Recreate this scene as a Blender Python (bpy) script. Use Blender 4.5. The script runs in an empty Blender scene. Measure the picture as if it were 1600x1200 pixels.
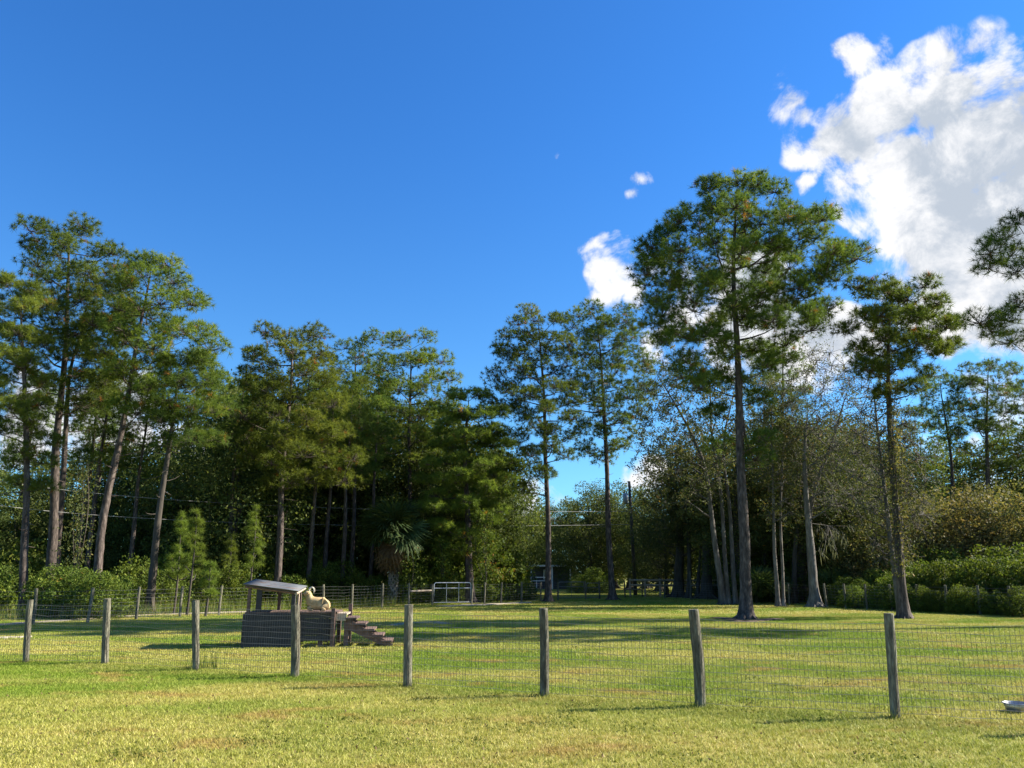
import bpy, bmesh, math, random
import numpy as np
from mathutils import Vector, Matrix

# ---------------------------------------------------------------- camera, sky, sun, exposure
S = bpy.context.scene
COL = S.collection
CAM_H, PITCH, FPX = 1.7, math.radians(13.8), 1209.0
cam_d = bpy.data.cameras.new("camera"); cam = bpy.data.objects.new("camera", cam_d); COL.objects.link(cam)
cam.location = (0, 0, CAM_H); cam.rotation_euler = (math.radians(90) + PITCH, 0, 0)
cam_d.sensor_width = 36.0; cam_d.lens = 36.0 * FPX / 1600.0
cam_d.clip_start = 0.1; cam_d.clip_end = 5000
S.camera = cam
S.view_settings.view_transform = 'Standard'; S.view_settings.look = 'None'
S.view_settings.gamma = 1.0; S.view_settings.use_curve_mapping = False
S.view_settings.exposure = 1.6
S.cycles.max_bounces = 4; S.cycles.diffuse_bounces = 2; S.cycles.transmission_bounces = 3; S.cycles.transparent_max_bounces = 4

SUN_EL = math.radians(33.0)
SUN_DIR = Vector((math.cos(math.radians(11)) * math.cos(SUN_EL), math.sin(math.radians(11)) * math.cos(SUN_EL), math.sin(SUN_EL)))
sl = bpy.data.lights.new("sun", 'SUN'); sl.energy = 5.0; sl.angle = math.radians(0.53); sl.color = (1.0, 0.93, 0.80)
sun = bpy.data.objects.new("sun", sl); COL.objects.link(sun)
sun.rotation_euler = (-SUN_DIR).to_track_quat('-Z', 'Y').to_euler()

CP, SP = math.cos(PITCH), math.sin(PITCH)
def P(px, py, Y):
    u = (600.0 - py) / FPX; t = Y / (CP - SP * u)
    return np.array((t * (px - 800.0) / FPX, Y, CAM_H + t * (SP + CP * u)))
def ray(px, py):
    u = (600.0 - py) / FPX
    v = Vector(((px - 800.0) / FPX, CP - SP * u, SP + CP * u)); v.normalize(); return v
def G(px, py):                      # pixel -> point on the ground
    u = (600.0 - py) / FPX; t = -CAM_H / (SP + CP * u)
    return np.array((t * (px - 800.0) / FPX, t * (CP - SP * u), 0.0))
def GY(px, Y):                      # ground point seen in column px at forward distance Y
    u = -(CAM_H * CP + Y * SP) / (Y * CP - CAM_H * SP); t = Y / (CP - SP * u)
    return np.array((t * (px - 800.0) / FPX, Y, 0.0))

# world: nishita sky with scattered cumulus
W = bpy.data.worlds.new("World"); S.world = W; W.use_nodes = True
nt = W.node_tree; N = nt.nodes; L = nt.links; N.clear()
def node(tree, typ, **kw):
    n = tree.nodes.new(typ)
    for k, v in kw.items(): setattr(n, k, v)
    return n
def math_n(tree, op, a, b=None, clamp=False):
    n = node(tree, 'ShaderNodeMath', operation=op, use_clamp=clamp)
    for i, v in enumerate((a, b)):
        if v is None: continue
        if isinstance(v, (int, float)): n.inputs[i].default_value = v
        else: tree.links.new(v, n.inputs[i])
    return n.outputs[0]
def maprange(tree, v, a, b, c=0.0, d=1.0, smooth=True):
    n = node(tree, 'ShaderNodeMapRange', interpolation_type='SMOOTHSTEP' if smooth else 'LINEAR')
    tree.links.new(v, n.inputs[0])
    for i, x in enumerate((a, b, c, d)): n.inputs[i + 1].default_value = x
    return n.outputs[0]
def noise(tree, vec, scale, detail=4, rough=0.55, dist=0.0):
    n = node(tree, 'ShaderNodeTexNoise'); n.inputs['Scale'].default_value = scale
    n.inputs['Detail'].default_value = detail; n.inputs['Roughness'].default_value = rough; n.inputs['Distortion'].default_value = dist
    if vec is not None: tree.links.new(vec, n.inputs['Vector'])
    return n.outputs[0]
def mixc(tree, f, a, b, blend='MIX'):
    n = node(tree, 'ShaderNodeMix', data_type='RGBA', blend_type=blend)
    for i, v in ((0, f), (6, a), (7, b)):
        if isinstance(v, (int, float)): n.inputs[i].default_value = v
        elif isinstance(v, tuple): n.inputs[i].default_value = (*v, 1.0)
        else: tree.links.new(v, n.inputs[i])
    return n.outputs[2]
SKY_STRENGTH = 0.0505
sky = node(nt, 'ShaderNodeTexSky', sky_type='NISHITA'); sky.sun_disc = False
sky.sun_elevation = SUN_EL; sky.sun_rotation = math.atan2(SUN_DIR.x, SUN_DIR.y)
sky.air_density = 1.0; sky.dust_density = 0.15; sky.ozone_density = 3.0; sky.altitude = 0
tc = node(nt, 'ShaderNodeTexCoord')
CLOUDS = [(1525,118,58),(1460,158,82),(1385,175,62),(1550,235,140),(1450,250,120),(1330,215,62),(1290,222,42),(1245,165,36),(1262,195,30),(1345,95,34),
          (1470,345,115),(1560,370,160),(1420,375,50),(1480,430,85),(1580,470,110),(1700,270,180),(1800,370,230),(1605,140,48),(1720,520,160),
          (1000,268,15),(992,302,15),(862,243,6),(1275,291,12),(930,392,30),(955,425,40),(985,400,32),(945,458,26),(1010,450,36),(1180,430,75),
          (1080,440,60),(1060,520,60),(1140,500,70),(1210,520,85),(1290,540,70),(1350,560,50),
          (815,785,52),(870,792,40),(760,790,40),(600,715,45),(560,720,40),(180,650,75),(60,640,70),(300,700,50),(1440,735,60),(1590,715,60),(1500,760,60),(1010,760,40)]
warp = node(nt, 'ShaderNodeVectorMath', operation='MULTIPLY_ADD')
wn = node(nt, 'ShaderNodeTexNoise'); wn.inputs['Scale'].default_value = 9; wn.inputs['Detail'].default_value = 3
L.new(tc.outputs['Generated'], wn.inputs['Vector']); L.new(wn.outputs['Color'], warp.inputs[0])
warp.inputs[1].default_value = (0.07,) * 3
off = node(nt, 'ShaderNodeVectorMath', operation='SUBTRACT'); L.new(tc.outputs['Generated'], off.inputs[0]); off.inputs[1].default_value = (0.035,) * 3
L.new(off.outputs[0], warp.inputs[2])
dirs = [(ray(x, y), r / FPX * (1.12 if r > 60 else (1.3 if r > 24 else 1.7)), 1.0 if r > 60 else (0.40 if r > 24 else 0.48)) for x, y, r in CLOUDS]
rnd = random.Random(4)
for k in range(10):                  # the same scattered cumulus goes on round the rest of the sky
    az = math.radians(rnd.uniform(50, 320)); el = math.radians(rnd.uniform(8, 45))
    c = Vector((math.sin(az) * math.cos(el), math.cos(az) * math.cos(el), math.sin(el)))
    for j in range(2):
        q = c + Vector((rnd.gauss(0, .09), rnd.gauss(0, .09), rnd.gauss(0, .05))); q.normalize(); dirs.append((q, rnd.uniform(.05, .13), 0.9))
base = None
for c, r, amp in dirs:
    dn = node(nt, 'ShaderNodeVectorMath', operation='DISTANCE'); L.new(warp.outputs[0], dn.inputs[0]); dn.inputs[1].default_value = c
    v = maprange(nt, dn.outputs['Value'], 0.0, r, amp, 0.0, smooth=False)
    base = v if base is None else math_n(nt, 'MAXIMUM', base, v)
def cloud_field(vec, full=True):
    fb = noise(nt, vec, 13, 7, 0.64, 0.3)
    if not full: return fb
    vo = node(nt, 'ShaderNodeTexVoronoi', feature='F1'); vo.inputs['Scale'].default_value = 20; vo.inputs['Detail'].default_value = 2; vo.inputs['Roughness'].default_value = 0.5
    vo.normalize = True; L.new(vec, vo.inputs['Vector'])
    return fb, math_n(nt, 'ADD', math_n(nt, 'MULTIPLY', fb, 1.9), math_n(nt, 'MULTIPLY', vo.outputs['Distance'], -1.5))
so = node(nt, 'ShaderNodeVectorMath', operation='ADD'); L.new(tc.outputs['Generated'], so.inputs[0]); so.inputs[1].default_value = tuple(SUN_DIR * 0.022 + Vector((0, 0, .012)))
b0, f0 = cloud_field(tc.outputs['Generated']); b1 = cloud_field(so.outputs[0], False)
dens = math_n(nt, 'ADD', base, math_n(nt, 'SUBTRACT', f0, 0.50))
dens = math_n(nt, 'MULTIPLY', dens, maprange(nt, base, 0.0, 0.12))
alpha = maprange(nt, dens, 0.08, 0.50)
relief = math_n(nt, 'MULTIPLY', math_n(nt, 'SUBTRACT', b1, b0), 2.6)                 # denser towards the sun = shaded
n2 = noise(nt, tc.outputs['Generated'], 6, 5, 0.55, 0.2)
th = math_n(nt, 'ADD', math_n(nt, 'MULTIPLY', base, 0.55), math_n(nt, 'MULTIPLY', math_n(nt, 'SUBTRACT', n2, 0.5), 1.8))
thick = maprange(nt, math_n(nt, 'ADD', th, math_n(nt, 'MULTIPLY', relief, 0.9)), -0.10, 0.78)
ccol = mixc(nt, thick, (6.9, 6.9, 7.0), (3.6, 4.05, 4.7))
sz = node(nt, 'ShaderNodeSeparateXYZ'); L.new(tc.outputs['Generated'], sz.inputs[0])
tintc = mixc(nt, maprange(nt, sz.outputs[2], 0.05, 0.60), (0.58, 1.06, 1.36), (0.36, 0.95, 1.58))
skyc = mixc(nt, 1.0, sky.outputs[0], tintc, 'MULTIPLY')
wc = mixc(nt, alpha, skyc, ccol)
bg = node(nt, 'ShaderNodeBackground'); bg.inputs['Strength'].default_value = SKY_STRENGTH; L.new(wc, bg.inputs['Color'])
wo = node(nt, 'ShaderNodeOutputWorld'); L.new(bg.outputs[0], wo.inputs['Surface'])
W.cycles.sampling_method = 'MANUAL'; W.cycles.sample_map_resolution = 512

# ---------------------------------------------------------------- helpers
def tag(o, label=None, cat=None, group=None, kind=None):
    if label: o["label"] = label
    if cat: o["category"] = cat
    if group: o["group"] = group
    if kind: o["kind"] = kind
    return o
def link(name, me, parent=None, loc=None, mat=None):
    o = bpy.data.objects.new(name, me); COL.objects.link(o)
    if parent is not None: o.parent = parent
    if loc is not None: o.location = loc
    if mat is not None and me is not None and not me.materials: me.materials.append(mat)
    return o
def empty(name, loc, label, cat, group=None, rz=0.0):
    o = bpy.data.objects.new(name, None); COL.objects.link(o); o.location = loc; o.rotation_euler = (0, 0, rz); o.empty_display_size = 0.2
    return tag(o, label, cat, group)
def mk_mesh(name, V, F, mat=None, tint=None, smooth=False):
    V = np.asarray(V, dtype=np.float32); F = np.asarray(F, dtype=np.int32); n, k = F.shape
    me = bpy.data.meshes.new(name)
    me.vertices.add(len(V)); me.vertices.foreach_set('co', V.ravel())
    me.loops.add(n * k); me.loops.foreach_set('vertex_index', F.ravel())
    me.polygons.add(n); me.polygons.foreach_set('loop_start', np.arange(0, n * k, k, dtype=np.int32))
    me.polygons.foreach_set('use_smooth', np.full(n, bool(smooth)))
    me.update(calc_edges=True)
    if tint is not None:
        a = me.attributes.new('tint', 'FLOAT', 'FACE'); a.data.foreach_set('value', np.asarray(tint, dtype=np.float32))
    if mat is not None: me.materials.append(mat)
    return me
class Quads:                          # collects tubes and boxes as quads
    def __init__(s): s.V = []; s.F = []; s.n = 0
    def add(s, V, F):
        s.V.append(np.asarray(V, float)); s.F.append(np.asarray(F, int) + s.n); s.n += len(V)
    def tube(s, pts, rad, sides=6, jitter=0.0, rng=None, cap=False):
        pts = np.asarray(pts, float); m = len(pts)
        rad = np.broadcast_to(np.asarray(rad, float), (m,))
        T = np.gradient(pts, axis=0); T /= np.linalg.norm(T, axis=1)[:, None] + 1e-9
        ref = np.array((0.0, 0, 1)) if abs(T[:, 2].mean()) < 0.8 else np.array((1.0, 0, 0))
        A = np.cross(T, ref); A /= np.linalg.norm(A, axis=1)[:, None] + 1e-9
        B = np.cross(T, A)
        an = np.linspace(0, 2 * math.pi, sides, endpoint=False)
        R = rad[:, None] * np.ones(sides)[None, :]
        if jitter and rng is not None: R = R * (1 + rng.normal(0, jitter, R.shape))
        V = pts[:, None, :] + R[:, :, None] * (np.cos(an)[None, :, None] * A[:, None, :] + np.sin(an)[None, :, None] * B[:, None, :])
        V = V.reshape(-1, 3); i = np.arange(m - 1)[:, None] * sides; j = np.arange(sides)[None, :]; j2 = (j + 1) % sides
        F = np.stack([i + j, i + j2, i + sides + j2, i + sides + j], -1).reshape(-1, 4)
        if cap:
            k = len(V); V = np.vstack([V, pts[0], pts[-1]]); e = (m - 1) * sides; ex = []
            for q in range(0, sides, 2):
                ex.append((k, (q + 2) % sides, (q + 1) % sides, q)); ex.append((k + 1, e + q, e + (q + 1) % sides, e + (q + 2) % sides))
            F = np.vstack([F, np.array(ex)])
        s.add(V, F)
    def box(s, x0, x1, y0, y1, z0, z1):
        V = [(x, y, z) for z in (z0, z1) for y in (y0, y1) for x in (x0, x1)]
        s.add(V, [(0, 2, 3, 1), (4, 5, 7, 6), (0, 1, 5, 4), (2, 6, 7, 3), (0, 4, 6, 2), (1, 3, 7, 5)])
    def mesh(s, name, mat, smooth=False):
        return mk_mesh(name, np.vstack(s.V), np.vstack(s.F), mat, smooth=smooth)
def bezier(a, c, b, n):
    t = np.linspace(0, 1, n)[:, None]
    return (1 - t) ** 2 * a + 2 * t * (1 - t) * c + t * t * b

# ---------------------------------------------------------------- materials
def new_mat(name):
    m = bpy.data.materials.new(name); m.use_nodes = True; t = m.node_tree; t.nodes.clear()
    out = node(t, 'ShaderNodeOutputMaterial'); return m, t, out
def principled(t, col, rough=0.8, metal=0.0, spec=0.3):
    p = node(t, 'ShaderNodeBsdfPrincipled')
    if isinstance(col, tuple): p.inputs['Base Color'].default_value = (*col, 1)
    else: t.links.new(col, p.inputs['Base Color'])
    p.inputs['Roughness'].default_value = rough; p.inputs['Metallic'].default_value = metal; p.inputs['Specular IOR Level'].default_value = spec
    return p
def ramp(t, fac, stops):
    r = node(t, 'ShaderNodeValToRGB'); e = r.color_ramp.elements
    while len(e) < len(stops): e.new(0.5)
    for i, (p, c) in enumerate(stops): e[i].position = p; e[i].color = (*c, 1)
    t.links.new(fac, r.inputs[0]); return r.outputs[0]
def leaf_mat(name, stops, trans=0.35, rough=0.65, spec=0.12):
    m, t, out = new_mat(name)
    a = node(t, 'ShaderNodeAttribute', attribute_name='tint')
    oi = node(t, 'ShaderNodeObjectInfo')
    c = ramp(t, a.outputs['Fac'], stops)
    hv = node(t, 'ShaderNodeHueSaturation'); t.links.new(c, hv.inputs['Color'])
    t.links.new(maprange(t, oi.outputs['Random'], 0, 1, 0.82, 1.15, False), hv.inputs['Value'])
    t.links.new(maprange(t, oi.outputs['Random'], 0, 1, 0.49, 0.51, False), hv.inputs['Hue'])
    p = principled(t, hv.outputs[0], rough, 0, spec)
    tr = node(t, 'ShaderNodeBsdfTranslucent'); t.links.new(mixc(t, 1.0, hv.outputs[0], (1.25, 1.25, 0.7), 'MULTIPLY'), tr.inputs['Color'])
    mx = node(t, 'ShaderNodeMixShader'); mx.inputs[0].default_value = trans
    t.links.new(p.outputs[0], mx.inputs[1]); t.links.new(tr.outputs[0], mx.inputs[2]); t.links.new(mx.outputs[0], out.inputs['Surface'])
    return m
def rough_mat(name, stops, scale=(6, 6, 6), rough=0.85, bump=0.3, detail=5, metal=0.0, space='Object', spec=0.25):
    m, t, out = new_mat(name)
    tcn = node(t, 'ShaderNodeTexCoord'); mp = node(t, 'ShaderNodeMapping'); mp.inputs['Scale'].default_value = scale
    t.links.new(tcn.outputs[space], mp.inputs['Vector'])
    n = noise(t, mp.outputs[0], 1.0, detail, 0.65)
    c = ramp(t, n, stops)
    oi = node(t, 'ShaderNodeObjectInfo'); hv = node(t, 'ShaderNodeHueSaturation'); t.links.new(c, hv.inputs['Color'])
    t.links.new(maprange(t, oi.outputs['Random'], 0, 1, 0.8, 1.2, False), hv.inputs['Value'])
    p = principled(t, hv.outputs[0], rough, metal, spec)
    b = node(t, 'ShaderNodeBump'); b.inputs['Strength'].default_value = bump; b.inputs['Distance'].default_value = 0.03
    t.links.new(n, b.inputs['Height']); t.links.new(b.outputs[0], p.inputs['Normal'])
    t.links.new(p.outputs[0], out.inputs['Surface']); return m

M = {}
PINE = [(0.0, (.034, .060, .014)), (0.45, (.092, .138, .024)), (0.8, (.175, .215, .036)), (0.955, (.23, .25, .042)), (0.985, (.26, .12, .03))]
M['pine'] = leaf_mat('pine_needles', PINE, 0.40)
M['pine_yellow'] = leaf_mat('pine_needles_light', [(0, (.060, .090, .017)), (0.5, (.135, .175, .027)), (0.95, (.23, .26, .042)), (0.985, (.30, .14, .03))], 0.42)
M['young'] = leaf_mat('young_pine_needles', [(0, (.08, .12, .02)), (1, (.20, .25, .04))], 0.42)
M['oak'] = leaf_mat('oak_leaves', [(0, (.034, .052, .016)), (0.6, (.085, .110, .028)), (1, (.18, .19, .048))], 0.38)
M['shrub'] = leaf_mat('shrub_leaves', [(0, (.045, .075, .014)), (0.6, (.105, .145, .022)), (1, (.20, .22, .036))], 0.35)
M['olive'] = leaf_mat('olive_leaves', [(0, (.06, .075, .025)), (0.6, (.12, .13, .04)), (1, (.22, .21, .08))], 0.35)
M['brown'] = leaf_mat('brown_leaves', [(0, (.065, .075, .028)), (0.4, (.125, .125, .045)), (0.75, (.20, .165, .06)), (1, (.28, .20, .075))], 0.35)
M['sparse'] = leaf_mat('autumn_leaves', [(0, (.045, .060, .022)), (0.6, (.10, .115, .036)), (0.85, (.17, .15, .048)), (1, (.27, .16, .055))], 0.3)
M['vine'] = leaf_mat('vine_leaves', [(0, (.05, .09, .016)), (0.7, (.12, .17, .025)), (0.92, (.20, .19, .03)), (1, (.28, .15, .03))], 0.35)
M['palm'] = leaf_mat('palm_leaf', [(0, (.035, .058, .018)), (1, (.070, .100, .032))], 0.2, 0.6, 0.12)
M['palm_dead'] = leaf_mat('dead_palm_leaf', [(0, (.10, .065, .035)), (1, (.20, .13, .07))], 0.2)
M['moss'] = leaf_mat('hanging_moss', [(0, (.10, .11, .075)), (1, (.20, .21, .15))], 0.3)
M['weed'] = leaf_mat('tall_weeds', [(0, (.07, .12, .02)), (0.7, (.15, .20, .035)), (1, (.32, .27, .11))], 0.35)
BK = (.045, .036, .030)
M['bark'] = rough_mat('pine_bark', [(0.3, (.022, .016, .014)), (0.5, (.07, .054, .046)), (0.7, (.17, .135, .115))], (11, 11, 3.0), 0.9, 1.0, 7)
M['bark_grey'] = rough_mat('grey_bark', [(0.3, (.045, .038, .032)), (0.52, (.11, .098, .085)), (0.75, (.24, .215, .185))], (5, 5, 1.5), 0.9, 0.6, 6)
M['bark_dark'] = rough_mat('dark_bark', [(0.25, (.03, .025, .02)), (0.75, (.09, .075, .06))], (7, 7, 2), 0.9, 0.6, 5)
M['palm_trunk'] = rough_mat('palm_boots', [(0.3, (.10, .085, .07)), (0.7, (.34, .31, .27))], (4, 4, 4), 0.9, 0.4)
M['post'] = rough_mat('weathered_post_wood', [(0.3, (.035, .030, .022)), (0.5, (.115, .105, .075)), (0.72, (.25, .24, .17))], (26, 26, 5.0), 0.9, 0.8, 7)
M['wood_grey'] = rough_mat('grey_weathered_board', [(0.2, (.022, .021, .021)), (0.6, (.055, .053, .052)), (0.85, (.12, .115, .11))], (2, 10, 70), 0.85, 0.04, 5)
M['wood_brown'] = rough_mat('brown_weathered_wood', [(0.2, (.07, .045, .035)), (0.6, (.16, .105, .085)), (0.85, (.28, .20, .165))], (6, 14, 14), 0.85, 0.5, 5)
M['wood_pale'] = rough_mat('pale_sunworn_wood', [(0.2, (.26, .20, .14)), (0.8, (.46, .38, .29))], (6, 14, 14), 0.85, 0.4, 5)
M['tin'] = rough_mat('galvanised_roof', [(0.38, (.060, .067, .074)), (0.52, (.105, .113, .122)), (0.62, (.080, .048, .033))], (1.6, 9, 7), 0.75, 0.05, 6, 0.0)
M['wire'] = rough_mat('galvanised_wire', [(0.3, (.10, .10, .095)), (0.7, (.19, .19, .18))], (3, 3, 3), 0.6, 0.0, 2, 0.3)
M['gate'] = rough_mat('galvanised_tube', [(0.3, (.34, .36, .37)), (0.7, (.52, .54, .55))], (3, 3, 3), 0.45, 0.0, 3, 0.3)
M['steel'] = rough_mat('stainless_bowl', [(0.3, (.26, .26, .26)), (0.7, (.40, .40, .40))], (8, 8, 8), 0.38, 0.02, 3, 0.7)
M['goat'] = rough_mat('tan_goat_coat', [(0.3, (.26, .17, .075)), (0.55, (.42, .30, .15)), (0.75, (.56, .45, .27))], (7, 7, 7), 0.9, 0.3, 5)
M['goat_dark'] = rough_mat('dark_goat_hair', [(0.3, (.05, .04, .03)), (0.7, (.12, .09, .06))], (20, 20, 20), 0.9, 0.2)
M['horn'] = rough_mat('goat_horn', [(0.3, (.42, .38, .30)), (0.7, (.62, .57, .47))], (6, 6, 40), 0.6, 0.3)
M['pole'] = rough_mat('creosote_pole', [(0.3, (.03, .026, .022)), (0.7, (.085, .07, .06))], (14, 14, 1.2), 0.9, 0.3)
M['cable'] = rough_mat('bare_cable', [(0.3, (.20, .20, .19)), (0.7, (.30, .30, .29))], (1, 1, 1), 0.6, 0.0, 1)
M['white'] = rough_mat('white_paint', [(0.3, (.66, .66, .64)), (0.7, (.80, .80, .78))], (2, 2, 2), 0.6, 0.02, 3)
M['slate_wall'] = rough_mat('dark_siding', [(0.3, (.05, .055, .06)), (0.7, (.09, .095, .10))], (1, 1, 9), 0.8, 0.1, 3)
M['red'] = rough_mat('faded_red', [(0.3, (.45, .09, .07)), (0.7, (.58, .16, .12))], (3, 3, 1), 0.8, 0.05, 3)
M['glass'] = rough_mat('window_glass', [(0.3, (.02, .025, .03)), (0.7, (.05, .055, .06))], (1, 1, 1), 0.08, 0.0, 1, 0.0, spec=0.6)

# lawn: patches of fresh green, straw and rust-brown thatch
def lawn_colour(t, blade=False):
    g = node(t, 'ShaderNodeNewGeometry'); pos = g.outputs['Position']
    sq = node(t, 'ShaderNodeMapping'); sq.inputs['Scale'].default_value = (0.55, 1.0, 1.0); t.links.new(pos, sq.inputs['Vector'])
    a = noise(t, sq.outputs[0], 0.33, 4, 0.6, 0.4); b = noise(t, sq.outputs[0], 0.95, 4, 0.62, 0.3)
    fine = noise(t, pos, 9.0, 3, 0.6)
    if blade:
        at = node(t, 'ShaderNodeAttribute', attribute_name='tint')
        green = ramp(t, at.outputs['Fac'], [(0, (.085, .16, .012)), (0.55, (.21, .29, .024)), (1, (.40, .44, .08))])
        dry = ramp(t, at.outputs['Fac'], [(0, (.17, .18, .018)), (0.5, (.43, .405, .075)), (1, (.74, .66, .29))])
        rust = ramp(t, at.outputs['Fac'], [(0, (.28, .20, .035)), (1, (.52, .39, .13))])
    else:
        green = ramp(t, fine, [(0.3, (.075, .105, .012)), (0.7, (.18, .22, .026))])
        dry = ramp(t, fine, [(0.3, (.16, .13, .030)), (0.7, (.34, .28, .08))])
        rust = ramp(t, fine, [(0.3, (.14, .085, .025)), (0.7, (.27, .17, .06))])
    c = mixc(t, maprange(t, a, 0.38, 0.62), green, dry)
    sx = node(t, 'ShaderNodeSeparateXYZ'); t.links.new(pos, sx.inputs[0])
    near = math_n(t, 'MULTIPLY', maprange(t, sx.outputs[1], 13.0, 8.5), 0.55)       # the strip along the outside of the fence is drier
    c = mixc(t, near, c, dry)
    c = mixc(t, math_n(t, 'MULTIPLY', maprange(t, b, 0.54, 0.68), 0.85), c, rust)
    return c, fine
m, t, out = new_mat('lawn_ground'); c, fine = lawn_colour(t)
p = principled(t, c, 0.95, 0, 0.1); b = node(t, 'ShaderNodeBump'); b.inputs['Strength'].default_value = 0.6; b.inputs['Distance'].default_value = 0.05
t.links.new(fine, b.inputs['Height']); t.links.new(b.outputs[0], p.inputs['Normal']); t.links.new(p.outputs[0], out.inputs['Surface']); M['ground'] = m
m, t, out = new_mat('grass_blades'); c, fine = lawn_colour(t, True)
p = principled(t, c, 0.6, 0, 0.2); tr = node(t, 'ShaderNodeBsdfTranslucent'); t.links.new(c, tr.inputs['Color'])
mx = node(t, 'ShaderNodeMixShader'); mx.inputs[0].default_value = 0.3
t.links.new(p.outputs[0], mx.inputs[1]); t.links.new(tr.outputs[0], mx.inputs[2]); t.links.new(mx.outputs[0], out.inputs['Surface']); M['grass'] = m
M['sand'] = rough_mat('pale_sand', [(0.3, (.24, .20, .14)), (0.7, (.42, .36, .27))], (3, 3, 3), 0.95, 0.4, 5)
M['soil'] = rough_mat('dark_leaf_litter', [(0.3, (.05, .035, .022)), (0.7, (.14, .10, .065))], (6, 6, 6), 0.95, 0.6, 5)

# ---------------------------------------------------------------- the ground
rng = np.random.default_rng(11)
def ground_z(x, y):
    return 0.0
gv = []; gf = []
xs = np.concatenate([np.linspace(-600, -60, 10)[:-1], np.linspace(-60, 60, 61), np.linspace(60, 600, 10)[1:]])
ys = np.concatenate([np.linspace(-80, 0, 5)[:-1], np.linspace(0, 80, 41), np.linspace(80, 900, 14)[1:]])
X, Yg = np.meshgrid(xs, ys); V = np.stack([X.ravel(), Yg.ravel(), np.zeros(X.size)], 1)
w = len(xs); i = np.arange(len(ys) - 1)[:, None] * w + np.arange(w - 1)[None, :]
F = np.stack([i, i + 1, i + w + 1, i + w], -1).reshape(-1, 4)
tag(link('ground', mk_mesh('ground', V, F, M['ground'])), kind='structure')

def ribbon(name, pts, width, mat, z=0.02, seed=1, n=40):
    r = np.random.default_rng(seed); pts = np.asarray(pts, float)[:, :2]
    s = np.linspace(0, len(pts) - 1, n); x = np.interp(s, np.arange(len(pts)), pts[:, 0]); y = np.interp(s, np.arange(len(pts)), pts[:, 1])
    c = np.stack([x, y], 1); T = np.gradient(c, axis=0); T /= np.linalg.norm(T, axis=1)[:, None]; Nn = np.stack([-T[:, 1], T[:, 0]], 1)
    wl = width * (0.5 + 0.22 * r.normal(size=n).clip(-1.5, 1.5)) ; wr = width * (0.5 + 0.22 * r.normal(size=n).clip(-1.5, 1.5))
    wl[0] = wr[0] = wl[-1] = wr[-1] = 0.03
    rows = [np.c_[c + Nn * wl[:, None], np.full(n, -0.01)], np.c_[c + Nn * wl[:, None] * .5, np.full(n, z)], np.c_[c - Nn * wr[:, None] * .5, np.full(n, z)], np.c_[c - Nn * wr[:, None], np.full(n, -0.01)]]
    V = np.stack(rows, 1).reshape(-1, 3); i = np.arange(n - 1)[:, None] * 4 + np.arange(3)[None, :]
    F = np.stack([i, i + 1, i + 5, i + 4], -1).reshape(-1, 4)
    return tag(link(name, mk_mesh(name, V, F, mat, smooth=True)), kind='structure')
ribbon('dirt_path', [G(-120, 985), G(0, 977), G(125, 968.5), G(212, 962.5), G(300, 959), G(400, 956)], 0.8, M['sand'], 0.045, 2)
ribbon('dirt_path', [G(610, 978), G(640, 974), G(680, 973), G(700, 976)], 0.55, M['sand'], 0.04, 3)
ribbon('dirt_path', [G(690, 948), G(760, 945), G(830, 941.5)], 1.2, M['sand'], 0.05, 4)
ribbon('dirt_path', [G(1120, 966), G(1165, 972), G(1215, 968)], 0.9, M['soil'], 0.05, 5)
ribbon('dirt_path', [G(-60, 1000), G(20, 997), G(50, 996)], 0.5, M['sand'], 0.04, 6)

# grass: 1 m patches of blades repeated over the paddock
def grass_patch(seed, n, hmin, hmax, wid, size=1.0):
    r = np.random.default_rng(seed)
    b = np.c_[r.uniform(-.5, .5, (n, 2)) * size, np.zeros(n)]
    # tussocks: pull some blades together
    cen = r.uniform(-.5, .5, (60, 2)) * size; k = r.integers(0, 60, n); pull = (r.random(n) < 0.5)[:, None]
    b[:, :2] = np.where(pull, cen[k] + r.normal(0, .035, (n, 2)) * size, b[:, :2])
    an = r.uniform(0, 2 * math.pi, n); h = r.uniform(hmin, hmax, n); lean = r.uniform(.25, 1.3, n) * h
    la = r.uniform(0, 2 * math.pi, n)
    sd = np.stack([np.cos(an), np.sin(an), np.zeros(n)], 1) * (wid * r.uniform(.6, 1.3, n))[:, None]
    tip = b + np.stack([np.cos(la) * lean, np.sin(la) * lean, h], 1)
    V = np.stack([b - sd, b + sd, tip], 1).reshape(-1, 3); F = np.arange(3 * n).reshape(-1, 3)
    return mk_mesh('grass_patch', V, F, M['grass'], r.beta(1.6, 1.9, n))
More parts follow.
